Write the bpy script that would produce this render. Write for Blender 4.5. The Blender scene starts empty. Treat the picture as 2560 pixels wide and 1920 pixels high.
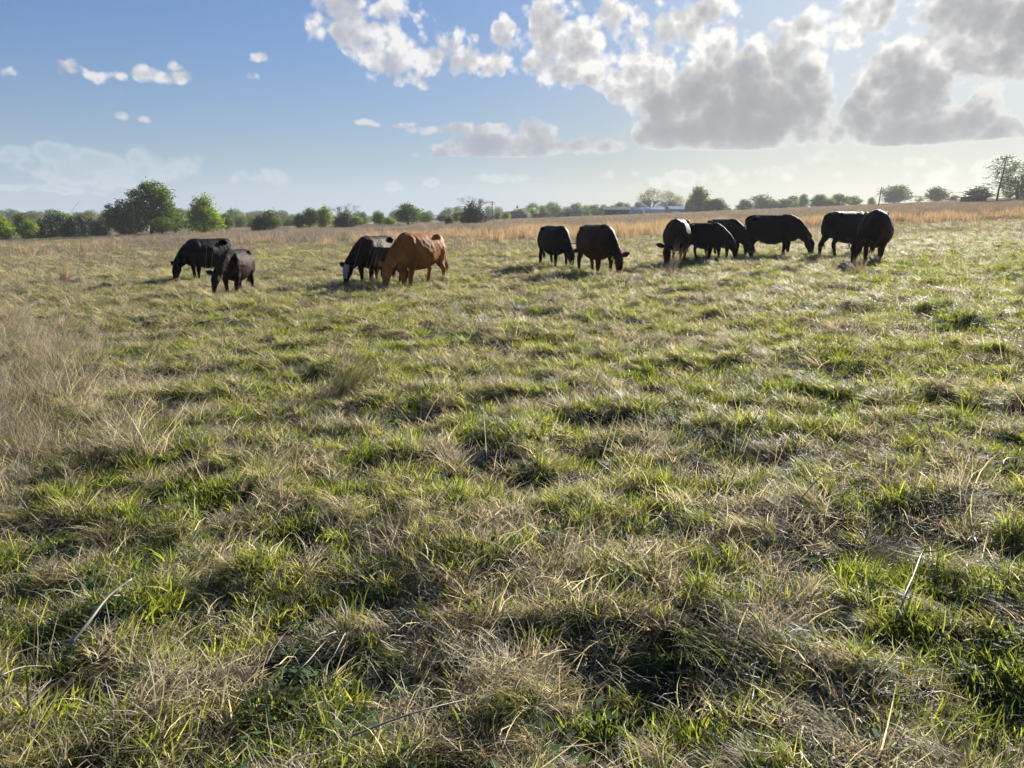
import bpy, math, random
import numpy as np
from mathutils import Vector, Matrix

R = math.radians
random.seed(7)
scene = bpy.context.scene

# ------------------------------------------------------------------ camera
F = 1919.0                      # focal length in pixels of the 2560 px wide photograph
PITCH = R(12.3)
CAMZ = 1.6
cam_data = bpy.data.cameras.new('camera')
cam_data.sensor_width = 36.0
cam_data.lens = 36.0 * F / 2560.0
cam_data.clip_start = 0.05
cam_data.clip_end = 20000.0
cam = bpy.data.objects.new('camera', cam_data)
cam.location = (0, 0, CAMZ)
cam.rotation_euler = (R(90) - PITCH, 0, 0)
scene.collection.objects.link(cam)
scene.camera = cam

# ------------------------------------------------------------------ light, world, exposure
SUN_AZ, SUN_EL = R(33), R(20)   # azimuth right of the view direction (+Y)
sun_dir = Vector((math.sin(SUN_AZ) * math.cos(SUN_EL), math.cos(SUN_AZ) * math.cos(SUN_EL), math.sin(SUN_EL)))
sl = bpy.data.lights.new('sun', 'SUN')
sl.energy = 5.0
sl.angle = R(0.6)
sl.color = (1.0, 0.94, 0.84)
so = bpy.data.objects.new('sun', sl)
so.rotation_euler = (-sun_dir).to_track_quat('-Z', 'Y').to_euler()
so.location = (30, 60, 60)
scene.collection.objects.link(so)

scene.view_settings.view_transform = 'Standard'
scene.view_settings.look = 'None'
scene.view_settings.exposure = 1.36
scene.view_settings.gamma = 1.0
scene.view_settings.use_curve_mapping = False
cy = scene.cycles
cy.max_bounces = 5
cy.diffuse_bounces = 2
cy.glossy_bounces = 2
cy.transmission_bounces = 4
cy.transparent_max_bounces = 8
cy.volume_bounces = 0
cy.use_adaptive_sampling = True
cy.adaptive_threshold = 0.03
cy.use_denoising = True
cy.sample_clamp_indirect = 6.0
cy.caustics_reflective = False
cy.caustics_refractive = False
scene.render.film_transparent = False


def pix_dir(px, py):
    u, v = (px - 1280.0) / F, (960.0 - py) / F
    c, s = math.cos(PITCH), math.sin(PITCH)
    return Vector((u, c + v * s, -s + v * c)).normalized()


def azel(px, py):
    d = pix_dir(px, py)
    return math.atan2(d.x, d.y), math.asin(d.z)


SKY_STRENGTH = 0.05
world = bpy.data.worlds.new('World')
scene.world = world
world.use_nodes = True
world.cycles.sampling_method = 'NONE'
NT = world.node_tree
NT.nodes.clear()


class NB:
    """small helper that writes node maths"""
    def __init__(self, nt):
        self.nt = nt

    def new(self, t, **kw):
        n = self.nt.nodes.new(t)
        for k, v in kw.items():
            setattr(n, k, v)
        return n

    def put(self, sock, v):
        if isinstance(v, bpy.types.NodeSocket):
            self.nt.links.new(v, sock)
        elif v is not None:
            sock.default_value = v

    def m(self, op, a, b=None, c=None, clamp=False):
        n = self.new('ShaderNodeMath', operation=op, use_clamp=clamp)
        self.put(n.inputs[0], a); self.put(n.inputs[1], b); self.put(n.inputs[2], c)
        return n.outputs[0]

    def vm(self, op, a, b=None, c=None, out=0):
        n = self.new('ShaderNodeVectorMath', operation=op)
        self.put(n.inputs[0], a); self.put(n.inputs[1], b)
        if c is not None:
            self.put(n.inputs[2], c)
        return n.outputs[out]

    def step(self, x, a, b, c=0.0, d=1.0):
        n = self.new('ShaderNodeMapRange', interpolation_type='SMOOTHSTEP')
        self.put(n.inputs[0], x)
        for i, v in enumerate((a, b, c, d)):
            self.put(n.inputs[i + 1], v)
        return n.outputs[0]

    def mix(self, f, a, b, blend='MIX'):
        n = self.new('ShaderNodeMix', data_type='RGBA', blend_type=blend)
        self.put(n.inputs[0], f)
        for s, v in ((n.inputs[6], a), (n.inputs[7], b)):
            if isinstance(v, tuple) and len(v) == 3:
                v = (*v, 1.0)
            self.put(s, v)
        return n.outputs[2]

    def noise(self, vec, scale, detail=2.0, rough=0.5, lac=2.0, dist=0.0):
        n = self.new('ShaderNodeTexNoise')
        self.put(n.inputs['Vector'], vec)
        self.put(n.inputs['Scale'], scale); self.put(n.inputs['Detail'], detail)
        self.put(n.inputs['Roughness'], rough); self.put(n.inputs['Lacunarity'], lac)
        self.put(n.inputs['Distortion'], dist)
        return n.outputs[0], n.outputs[1]


def build_sky():
    b = NB(NT)
    tc = b.new('ShaderNodeTexCoord')
    D = tc.outputs['Generated']
    sky = b.new('ShaderNodeTexSky', sky_type='NISHITA')
    sky.sun_disc = False
    sky.sun_elevation = SUN_EL
    sky.sun_rotation = SUN_AZ
    sky.air_density = 1.0
    sky.dust_density = 1.2
    sky.ozone_density = 1.6
    sep = b.new('ShaderNodeSeparateXYZ'); b.put(sep.inputs[0], D)
    X, Y, Z = sep.outputs
    az = b.m('ARCTAN2', X, Y)
    el = b.m('ARCSINE', Z)
    comb = b.new('ShaderNodeCombineXYZ')
    b.put(comb.inputs[0], az); b.put(comb.inputs[1], el)
    P = comb.outputs[0]
    # slow warp of the cloud layout so that no outline stays an ellipse
    wn, wc = b.noise(D, 9.0, 3.0, 0.6)
    warp = b.vm('MULTIPLY_ADD', b.vm('SUBTRACT', wc, (0.5, 0.5, 0.5)), (0.036, 0.030, 0.0), P)

    def field(blobs):
        acc = None
        for (px, py, rx, ry, w) in blobs:
            a, e = azel(px, py)
            k = 1.0 / F * 0.97
            sx, sy = 1.0 / (rx * k), 1.0 / (ry * k)
            q = b.vm('MULTIPLY_ADD', warp, (sx, sy, 0.0), (-a * sx, -e * sy, 0.0))
            l2 = b.vm('DOT_PRODUCT', q, q, out=1)
            v = b.m('MULTIPLY_ADD', l2, -0.5 * w, w)     # w*(1-l2/2)
            acc = v if acc is None else b.m('SMOOTH_MAX', acc, v, 0.35)
        return acc

    thick = [
        (845, 60, 80, 75, 1), (925, 110, 80, 75, 1), (985, 165, 75, 50, 1), (1040, 195, 45, 26, .8), (765, 85, 30, 35, .45),
        (1010, 55, 75, 80, 1), (1080, 110, 95, 55, 1), (1170, 155, 100, 35, .95), (1255, 95, 42, 40, .9), (1205, 160, 60, 32, .9),
        (1375, 45, 60, 70, .95), (1425, 150, 80, 60, 1), (1385, 172, 85, 32, .9), (1500, 95, 95, 85, 1.1), (1530, 35, 85, 40, 1.05),
        (1620, 130, 130, 85, 1.2), (1650, 60, 95, 45, 1.05), (1745, 95, 95, 80, 1.15), (1812, 50, 26, 20, .8), (1860, 145, 110, 60, 1.1),
        (1930, 95, 45, 45, 1), (1500, 185, 50, 28, .9), (1620, 215, 110, 40, 1.0),
        (1700, 240, 130, 65, 1.5), (1850, 235, 190, 95, 1.7), (1960, 195, 95, 95, 1.5), (1690, 330, 95, 40, 1.5),
        (1830, 320, 200, 55, 1.8), (2000, 285, 95, 70, 1.6), (1650, 290, 55, 30, 1.0), (1640, 350, 50, 22, .9), (2060, 270, 50, 40, 1),
        (2080, 85, 90, 55, 1.25), (2150, 40, 90, 60, 1.3), (2040, 120, 50, 30, 1),
        (2420, 50, 130, 95, 1.5), (2560, 70, 150, 95, 1.6), (2480, 110, 110, 50, 1.4),
        (2230, 170, 80, 90, 1.4), (2170, 290, 70, 65, 1.4), (2290, 265, 100, 85, 1.5), (2390, 305, 85, 48, 1.5), (2445, 255, 45, 55, 1.3),
        (2300, 332, 200, 36, 1.6), (2540, 330, 80, 26, .9), (2500, 205, 110, 18, .8),
        (1250, 366, 140, 32, 1.6), (1335, 342, 60, 38, 1.4), (1185, 356, 70, 34, 1.4), (1410, 370, 110, 22, 1.3), (1088, 380, 34, 22, 1.05), (1042, 388, 28, 18, .95),
        (1510, 364, 70, 22, 1.2), (1180, 325, 160, 14, 1.05), (960, 308, 110, 7, .75), (1370, 352, 130, 10, .8),
        (40, 185, 60, 22, 1.0), (180, 165, 40, 24, .9), (235, 182, 42, 14, .85), (372, 178, 32, 20, .85), (440, 188, 66, 20, 1.05),
        (428, 168, 24, 20, .95), (300, 180, 16, 10, .55), (648, 152, 22, 14, .7), (638, 200, 22, 14, .75), (338, 290, 32, 11, .6), (622, 340, 26, 8, .6),
        (960, 395, 22, 8, .6),
    ]
    faint = [
        (130, 378, 90, 20, 1.2), (220, 402, 120, 22, 1.2), (40, 396, 140, 9, 1), (350, 392, 34, 20, 1.1), (410, 418, 90, 26, 1.1), (290, 432, 190, 24, 1), (60, 470, 120, 9, .9),
        (640, 450, 90, 24, 1.0), (980, 466, 30, 24, 1.1), (1075, 452, 26, 14, 1), (1300, 443, 110, 13, .95),
        (1540, 436, 100, 26, 1), (1700, 448, 110, 24, 1), (1880, 432, 140, 32, 1.15), (1990, 420, 100, 28, 1), (2090, 402, 90, 24, 1),
        (2230, 400, 110, 16, 1), (2200, 440, 130, 22, 1), (2420, 430, 130, 28, 1), (2300, 452, 120, 20, .95),
    ]
    F1 = field(thick)
    F2 = field(faint)

    # cauliflower detail, looked up twice: here and a little way towards the sun
    def detail(vec, pvec, scale, det):
        n, nc = b.noise(vec, scale, det, 0.60, 2.1, 0.3)
        v = b.new('ShaderNodeTexVoronoi', feature='F1', voronoi_dimensions='2D')
        b.put(v.inputs['Vector'], b.vm('MULTIPLY_ADD', nc, (0.022, 0.022, 0.022), pvec)); v.inputs['Scale'].default_value = scale * 3.0
        v.inputs['Detail'].default_value = 2.0; v.inputs['Roughness'].default_value = 0.55
        w = b.m('SUBTRACT', 0.45, v.outputs['Distance'])
        return b.m('MULTIPLY_ADD', w, 0.42, b.m('MULTIPLY', b.m('SUBTRACT', n, 0.5), 1.35))
    N0 = detail(D, P, 9.5, 9.0)
    N1 = detail(b.vm('ADD', D, tuple(sun_dir * 0.018)), b.vm('ADD', P, (0.007, 0.013, 0.0)), 9.5, 5.0)
    # flat undersides: the big bank ends a little higher than the small clouds to its left
    e_lo, e_hi = azel(1280, 402)[1], azel(1900, 380)[1]
    basel = b.step(az, azel(1540, 390)[0], azel(1640, 390)[0], e_lo, e_hi)
    under = b.m('SUBTRACT', el, b.m('MULTIPLY_ADD', N0, 0.012, basel))
    F1c = b.m('SUBTRACT', F1, b.step(under, 0.008, -0.006, 0.0, 2.5))
    d0 = b.m('ADD', b.m('SUBTRACT', F1c, 0.30), b.m('MULTIPLY', N0, 1.9))
    alpha = b.step(d0, -0.03, 0.40)
    # how near the sun this piece of sky is
    sd = b.vm('DOT_PRODUCT', D, tuple(sun_dir), out=1)
    near = b.step(sd, 0.72, 0.95)
    nearer = b.step(sd, 0.86, 1.0)
    # light left after passing through the cloud between here and the sun
    tow = b.m('MAXIMUM', b.m('ADD', b.m('MULTIPLY_ADD', F1c, 0.80, -0.30), b.m('MULTIPLY_ADD', N1, 2.0, b.m('MULTIPLY', N0, -0.4))), 0.0)
    light = b.m('EXPONENT', b.m('MULTIPLY', tow, -2.8))
    low = b.step(under, 0.13, 0.0, 1.0, 0.45)
    light = b.m('MULTIPLY', light, low)
    rim = b.m('MULTIPLY', b.m('EXPONENT', b.m('MULTIPLY', b.m('MAXIMUM', d0, 0.0), -5.0)), near)
    white = b.mix(near, (7.3, 7.3, 7.3), (8.2, 8.1, 7.8))
    grey = b.mix(near, (3.2, 3.55, 4.3), (2.9, 3.0, 3.2))
    ccol = b.mix(light, grey, white)
    ccol = b.mix(b.m('MULTIPLY', rim, 0.75), ccol, (10.5, 10.2, 9.5))
    # distant low clouds, pale and flat
    d2 = b.m('ADD', b.m('SUBTRACT', F2, 0.40), b.m('MULTIPLY', N0, 2.0))
    a2 = b.m('MULTIPLY', b.step(d2, -0.1, 0.6), 0.42)
    # horizon haze: white air, warmer below the sun
    hz = b.m('POWER', b.m('SUBTRACT', 1.0, b.m('ABSOLUTE', Z), clamp=True), 9.0)
    hcol = b.mix(near, (4.2, 5.1, 6.1), (5.9, 5.7, 4.9))
    # the eye of the camera rolls off the glow round the sun
    lum = b.vm('DOT_PRODUCT', sky.outputs[0], (0.25, 0.5, 0.25), out=1)
    soft = b.m('DIVIDE', 1.25, b.m('ADD', 1.0, b.m('DIVIDE', lum, 7.0)))
    base = b.vm('SCALE', b.vm('MULTIPLY', sky.outputs[0], (0.54, 0.77, 1.18)), None)
    b.put(base.node.inputs['Scale'], soft)
    skyc = b.mix(b.m('MULTIPLY', hz, 0.9), base, hcol)
    skyc = b.mix(b.m('MULTIPLY', nearer, 0.22), skyc, (9.0, 9.0, 8.6))
    farc = b.mix(b.step(d2, 0.25, 0.8), b.mix(near, (6.3, 6.9, 7.3), (9.3, 9.2, 8.6)), b.mix(near, (4.6, 5.2, 5.9), (6.8, 6.8, 6.5)))
    skyc = b.mix(a2, skyc, farc)
    # clouds low in the sky are seen through more air
    cover = b.m('MULTIPLY', alpha, b.step(el, -0.02, 0.12, 0.5, 1.0))
    skyc = b.mix(cover, skyc, ccol)
    # below the horizon: dull ground light
    skyc = b.mix(b.step(Z, -0.02, -0.12), skyc, (1.2, 1.25, 0.8))
    skyc = b.vm('MULTIPLY', skyc, (0.92, 0.92, 0.92))
    bg = b.new('ShaderNodeBackground'); bg.inputs[1].default_value = SKY_STRENGTH
    b.put(bg.inputs[0], skyc)
    out = b.new('ShaderNodeOutputWorld')
    NT.links.new(bg.outputs[0], out.inputs[0])


build_sky()

# ------------------------------------------------------------------ noise and terrain as functions
def _hash(ix, iy, seed):
    h = (ix.astype(np.int64) * 374761393 + iy.astype(np.int64) * 668265263 + seed * 974634777) & 0x7fffffff
    h = ((h ^ (h >> 13)) * 1274126177) & 0x7fffffff
    return ((h ^ (h >> 16)) & 0xffff) / 65535.0


def vnoise(x, y, seed=0):
    x0, y0 = np.floor(x), np.floor(y)
    fx, fy = x - x0, y - y0
    fx, fy = fx * fx * fx * (fx * (fx * 6 - 15) + 10), fy * fy * fy * (fy * (fy * 6 - 15) + 10)
    a, b = _hash(x0, y0, seed), _hash(x0 + 1, y0, seed)
    c, d = _hash(x0, y0 + 1, seed), _hash(x0 + 1, y0 + 1, seed)
    return (a * (1 - fx) + b * fx) * (1 - fy) + (c * (1 - fx) + d * fx) * fy


def fbm(x, y, seed=0, octaves=4, rough=0.5):
    s, a, t = 0.0, 1.0, 0.0
    for i in range(octaves):
        s = s + a * vnoise(x * 2 ** i + 17.3 * i, y * 2 ** i - 9.1 * i, seed + i)
        t += a
        a *= rough
    return s / t


def terrain(x, y, bumps=True):
    x, y = np.asarray(x, float), np.asarray(y, float)
    xc = np.clip(x, -165, 165)
    z = 0.035 * xc + 5e-5 * xc * xc
    z = z + 0.005 * np.clip(y - 30, 0, 150) - 0.014 * np.clip(y - 205, 0, 170)
    if bumps:
        fade = 1.0 / (1.0 + (np.hypot(x, y) / 60.0) ** 2)
        h = 0.30 * (fbm(x * 0.09, y * 0.09, 3, 2) - 0.5)
        m = vnoise(x * 1.15 + 5, y * 1.35, 11)
        m2 = vnoise(x * 2.6, y * 3.0 + 3, 12)
        h = h + 0.13 * np.clip(m - 0.42, 0, 1) ** 1.0 * 1.5 + 0.10 * (m2 - 0.5) + 0.11 * (vnoise(x * 5.2, y * 5.2, 13) - 0.5)
        z = z + h * fade
    return z


Z0 = float(terrain(0, 0))
cam.location.z = CAMZ + float(terrain(0, 0.0, False))


def tz(x, y):
    return float(terrain(x, y))


def ground_at(px, py, ymax=400):
    """where the ray through a photograph pixel meets the ground"""
    d = pix_dir(px, py)
    o = cam.location
    t = 1.0
    last = None
    while t < ymax:
        p = o + d * t
        if p.z < float(terrain(p.x, p.y, False)):
            break
        t *= 1.004
    return p.x, p.y


def on_ray(px, dist):
    """ground position at forward distance dist under photograph column px (near the skyline rows)"""
    d = pix_dir(px, 545)
    k = dist / d.y
    return d.x * k, dist


def height_to(px, py, dist):
    """height above the ground of the ray through a pixel at that distance"""
    d = pix_dir(px, py)
    k = dist / d.y
    return cam.location.z + d.z * k - tz(d.x * k, dist)


# ------------------------------------------------------------------ object helpers
def link(o, parent=None):
    scene.collection.objects.link(o)
    if parent is not None:
        o.parent = parent
    return o


def tag(o, label=None, cat=None, group=None, kind=None):
    if label: o['label'] = label
    if cat: o['category'] = cat
    if group: o['group'] = group
    if kind: o['kind'] = kind
    return o


def mesh_from(name, verts, faces, mat=None, smooth=False):
    me = bpy.data.meshes.new(name)
    me.from_pydata([tuple(v) for v in verts], [], [tuple(f) for f in faces])
    if mat is not None:
        me.materials.append(mat)
    if smooth:
        me.polygons.foreach_set('use_smooth', [True] * len(me.polygons))
    me.update()
    return me


def obj(name, me, parent=None, loc=(0, 0, 0)):
    o = bpy.data.objects.new(name, me)
    o.location = loc
    return link(o, parent)


def empty(name, loc, rz=0.0, sc=1.0):
    o = bpy.data.objects.new(name, None)
    o.empty_display_size = 0.2
    o.location = loc
    o.rotation_euler = (0, 0, rz)
    o.scale = (sc, sc, sc)
    return link(o)


def copy_thing(src, loc, rz, sc):
    c = src.copy(); scene.collection.objects.link(c)
    c.location = loc; c.rotation_euler = (0, 0, rz); c.scale = sc if isinstance(sc, tuple) else (sc, sc, sc)
    for ch in src.children:
        k = ch.copy(); scene.collection.objects.link(k); k.parent = c
        for g in ch.children:
            q = g.copy(); scene.collection.objects.link(q); q.parent = k
    return c


class MB:
    """collects simple solids into one mesh"""
    def __init__(self):
        self.v, self.f = [], []

    def add(self, vs, fs):
        n = len(self.v)
        self.v += [tuple(v) for v in vs]
        self.f += [tuple(i + n for i in f) for f in fs]
        return self

    def box(self, x0, x1, y0, y1, z0, z1):
        vs = [(x, y, z) for z in (z0, z1) for y in (y0, y1) for x in (x0, x1)]
        return self.add(vs, [(0, 2, 3, 1), (4, 5, 7, 6), (0, 1, 5, 4), (2, 6, 7, 3), (0, 4, 6, 2), (1, 3, 7, 5)])

    def tube(self, pts, rad, n=6, flat=None):
        """closed tube through pts; rad a number, a list, or a list of (side, up) half sizes"""
        pts = [Vector(p) for p in pts]
        rings = []
        for i, p in enumerate(pts):
            a = pts[max(0, i - 1)]; b = pts[min(len(pts) - 1, i + 1)]
            d = (b - a).normalized()
            up = Vector(flat) if flat else Vector((0, 0, 1))
            if abs(d.dot(up)) > 0.97:
                up = Vector((1, 0, 0)) if abs(d.x) < 0.9 else Vector((0, 1, 0))
            s = d.cross(up).normalized(); u = s.cross(d).normalized()
            r = rad[i] if isinstance(rad, (list, tuple)) else rad
            rs, ru = r if isinstance(r, tuple) else (r, r)
            rings.append([p + s * (rs * math.cos(2 * math.pi * k / n)) + u * (ru * math.sin(2 * math.pi * k / n)) for k in range(n)])
        vs = [v for r in rings for v in r]
        fs = []
        for i in range(len(rings) - 1):
            for k in range(n):
                a, b2 = i * n + k, i * n + (k + 1) % n
                fs.append((a, b2, b2 + n, a + n))
        fs.append(tuple(range(n - 1, -1, -1)))
        fs.append(tuple((len(rings) - 1) * n + k for k in range(n)))
        return self.add(vs, fs)

    def ball(self, c, r, n=8, m=5):
        r = r if isinstance(r, tuple) else (r, r, r)
        vs = [(c[0], c[1], c[2] - r[2])]
        for j in range(1, m):
            t = math.pi * j / m
            for k in range(n):
                p = 2 * math.pi * k / n
                vs.append((c[0] + r[0] * math.sin(t) * math.cos(p), c[1] + r[1] * math.sin(t) * math.sin(p), c[2] - r[2] * math.cos(t)))
        vs.append((c[0], c[1], c[2] + r[2]))
        fs = []
        for k in range(n):
            fs.append((0, 1 + (k + 1) % n, 1 + k))
            for j in range(m - 2):
                a, b2 = 1 + j * n + k, 1 + j * n + (k + 1) % n
                fs.append((a, b2, b2 + n, a + n))
            a, b2 = 1 + (m - 2) * n + k, 1 + (m - 2) * n + (k + 1) % n
            fs.append((a, b2, len(vs) - 1))
        return self.add(vs, fs)

    def build(self, name, mat, parent=None, loc=(0, 0, 0), smooth=False):
        return obj(name, mesh_from(name, self.v, self.f, mat, smooth), parent, loc)


# ------------------------------------------------------------------ materials
def material(name):
    m = bpy.data.materials.new(name)
    m.use_nodes = True
    m.node_tree.nodes.clear()
    b = NB(m.node_tree)
    out = b.new('ShaderNodeOutputMaterial')
    return m, b, out


def plain(name, col, rough=0.8, var=0.25, scale=3.0, metal=0.0, spec=0.3, bump=0.0):
    m, b, out = material(name)
    tc = b.new('ShaderNodeTexCoord').outputs['Object']
    n, _ = b.noise(tc, scale, 5.0, 0.6)
    f = b.step(n, 0.3, 0.7)
    c = b.mix(f, tuple(v * (1 - var) for v in col), tuple(min(1, v * (1 + var)) for v in col))
    p = b.new('ShaderNodeBsdfPrincipled')
    b.put(p.inputs['Base Color'], c); p.inputs['Roughness'].default_value = rough
    p.inputs['Metallic'].default_value = metal; p.inputs['Specular IOR Level'].default_value = spec
    if bump:
        bp = b.new('ShaderNodeBump'); bp.inputs['Strength'].default_value = bump
        b.put(bp.inputs['Height'], n); b.put(p.inputs['Normal'], bp.outputs[0])
    b.put(out.inputs[0], p.outputs[0])
    return m


def blade_material(name, c0, c1, c2, trans=0.45, tcol=None, rough=0.5, spec=0.5):
    """c0..c2: dark, middle and light blade colours; tint differs blade by blade, tone tuft by tuft"""
    m, b, out = material(name)
    a = b.new('ShaderNodeAttribute', attribute_name='tint').outputs['Fac']
    t = b.new('ShaderNodeAttribute', attribute_name='tone', attribute_type='INSTANCER').outputs['Fac']
    f = b.m('MULTIPLY_ADD', a, 0.75, b.m('MULTIPLY', t, 0.32))
    r = b.new('ShaderNodeValToRGB')
    r.color_ramp.elements[0].position = 0.12; r.color_ramp.elements[0].color = (*c0, 1)
    r.color_ramp.elements[1].position = 0.9; r.color_ramp.elements[1].color = (*c2, 1)
    e = r.color_ramp.elements.new(0.5); e.color = (*c1, 1)
    b.put(r.inputs[0], f)
    col = r.outputs[0]
    p = b.new('ShaderNodeBsdfPrincipled')
    b.put(p.inputs['Base Color'], col); p.inputs['Roughness'].default_value = rough
    p.inputs['Specular IOR Level'].default_value = spec
    tr = b.new('ShaderNodeBsdfTranslucent')
    b.put(tr.inputs[0], b.mix(1.0, col, tcol or (1.5, 1.6, 0.7), 'MULTIPLY'))
    mx = b.new('ShaderNodeMixShader'); mx.inputs[0].default_value = trans
    b.put(mx.inputs[1], p.outputs[0]); b.put(mx.inputs[2], tr.outputs[0])
    b.put(out.inputs[0], mx.outputs[0])
    return m


M = {}
M['green'] = blade_material('green_blade', (0.036, 0.052, 0.014), (0.090, 0.118, 0.032), (0.21, 0.235, 0.075), 0.58, (2.5, 2.3, 0.85, 1), 0.45, 0.35)
M['dry'] = blade_material('dry_blade', (0.065, 0.052, 0.036), (0.25, 0.213, 0.145), (0.66, 0.60, 0.45), 0.46, (1.6, 1.5, 1.12, 1), 0.5, 0.22)
M['orange'] = blade_material('orange_blade', (0.26, 0.19, 0.115), (0.42, 0.32, 0.20), (0.58, 0.47, 0.32), 0.35, (1.2, 1.05, 0.8, 1), 0.6, 0.2)
M['mauve'] = blade_material('faded_blade', (0.13, 0.105, 0.080), (0.24, 0.20, 0.15), (0.40, 0.345, 0.26), 0.30, (1.15, 1.05, 0.9, 1), 0.6, 0.2)
M['forb'] = blade_material('forb_leaf', (0.035, 0.07, 0.03), (0.06, 0.11, 0.045), (0.11, 0.17, 0.07), 0.45, (1.9, 2.0, 0.8, 1), 0.7, 0.1)
M['stalk'] = blade_material('bleached_stalk', (0.22, 0.19, 0.15), (0.36, 0.32, 0.25), (0.52, 0.48, 0.40), 0.1, (1, 1, 1, 1), 0.5)


def ground_material():
    m, b, out = material('pasture_soil')
    g = b.new('ShaderNodeNewGeometry').outputs['Position']
    n1, _ = b.noise(g, 0.6, 5, 0.6)
    n2, _ = b.noise(g, 14.0, 4, 0.7)
    n3, _ = b.noise(b.vm('MULTIPLY', g, (0.02, 0.12, 0.0)), 1.0, 5, 0.6)
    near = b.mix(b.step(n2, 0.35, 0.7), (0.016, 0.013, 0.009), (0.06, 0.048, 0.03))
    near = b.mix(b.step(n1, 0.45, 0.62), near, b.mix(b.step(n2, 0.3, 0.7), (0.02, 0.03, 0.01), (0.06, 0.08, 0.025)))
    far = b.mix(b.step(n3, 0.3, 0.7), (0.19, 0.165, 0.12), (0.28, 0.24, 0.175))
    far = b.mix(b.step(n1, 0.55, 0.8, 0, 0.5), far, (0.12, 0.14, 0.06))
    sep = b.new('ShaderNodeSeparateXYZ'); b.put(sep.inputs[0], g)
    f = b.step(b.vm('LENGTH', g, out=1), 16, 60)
    p = b.new('ShaderNodeBsdfPrincipled')
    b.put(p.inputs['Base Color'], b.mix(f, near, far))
    p.inputs['Roughness'].default_value = 0.95; p.inputs['Specular IOR Level'].default_value = 0.1
    bp = b.new('ShaderNodeBump'); bp.inputs['Strength'].default_value = 0.6; bp.inputs['Distance'].default_value = 0.03
    b.put(bp.inputs['Height'], n2); b.put(p.inputs['Normal'], bp.outputs[0])
    b.put(out.inputs[0], p.outputs[0])
    return m


def build_ground():
    nx, ny = 420, 520
    t = np.linspace(-1, 1, nx)
    xs = 3.0 * np.sinh(t * math.asinh(3000 / 3.0))
    s0, s1 = math.asinh(-74 / 4.0), math.asinh(5000 / 4.0)
    ys = 4.0 + 4.0 * np.sinh(np.linspace(s0, s1, ny))
    X, Y = np.meshgrid(xs, ys)
    Zv = terrain(X, Y) - 0.03
    co = np.stack([X, Y, Zv], -1).reshape(-1, 3)
    i = np.arange(nx * ny).reshape(ny, nx)
    q = np.stack([i[:-1, :-1], i[:-1, 1:], i[1:, 1:], i[1:, :-1]], -1).reshape(-1, 4)
    me = bpy.data.meshes.new('ground')
    me.vertices.add(len(co)); me.vertices.foreach_set('co', co.ravel())
    me.loops.add(q.size); me.loops.foreach_set('vertex_index', q.ravel())
    me.polygons.add(len(q)); me.polygons.foreach_set('loop_start', np.arange(0, q.size, 4))
    me.polygons.foreach_set('use_smooth', np.ones(len(q), bool))
    me.materials.append(ground_material())
    me.update(calc_edges=True)
    o = obj('ground', me)
    tag(o, kind='structure')


build_ground()

# ------------------------------------------------------------------ grass
rng = np.random.default_rng(5)


def blades_mesh(name, mat, n, radius, length, width, th0, th1, lean=None, segs=3, clump=1.0, curl=0.4, mats=None):
    """n ribbon blades; th0/th1 range of the angle from upright at root and tip (degrees)"""
    V, Fc, T, MI = [], [], [], []
    for i in range(n):
        rr = radius * rng.random() ** clump
        a0 = rng.random() * 2 * math.pi
        base = np.array([rr * math.cos(a0), rr * math.sin(a0), -0.015])
        az = a0 + rng.normal(0, 0.9)
        if lean is not None:
            az = lean + rng.normal(0, 0.55)
        L = rng.uniform(*length); w = rng.uniform(*width)
        ta = math.radians(rng.uniform(*th0)); tb = math.radians(rng.uniform(*th1))
        tw = rng.uniform(0, math.pi)
        p = base.copy(); n0 = len(V)
        mi = 0 if not mats else int(rng.random() < mats)
        for k in range(segs + 1):
            t = k / segs
            th = ta + (tb - ta) * t
            a = az + curl * t * math.sin(i * 2.3)
            if k:
                p = p + (L / segs) * np.array([math.sin(th) * math.cos(a), math.sin(th) * math.sin(a), math.cos(th)])
            p[2] = max(p[2], -0.01)
            ww = w * (1 - t) ** 0.55 * 0.5 if k < segs else 0
            sd = np.array([-math.sin(a + tw * 0.35), math.cos(a + tw * 0.35), 0.25 * math.sin(tw)])
            if k < segs:
                V.append(tuple(p - sd * ww)); V.append(tuple(p + sd * ww))
            else:
                V.append(tuple(p))
        ti = rng.random()
        for k in range(segs - 1):
            a = n0 + 2 * k
            Fc.append((a, a + 1, a + 3, a + 2)); T.append(ti); MI.append(mi)
        a = n0 + 2 * (segs - 1)
        Fc.append((a, a + 1, a + 2)); T.append(ti); MI.append(mi)
    me = bpy.data.meshes.new(name)
    me.from_pydata(V, [], Fc)
    for mm in (mat if isinstance(mat, (list, tuple)) else [mat]):
        me.materials.append(mm)
    at = me.attributes.new('tint', 'FLOAT', 'FACE'); at.data.foreach_set('value', T)
    me.polygons.foreach_set('material_index', MI)
    me.update()
    return me


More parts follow.
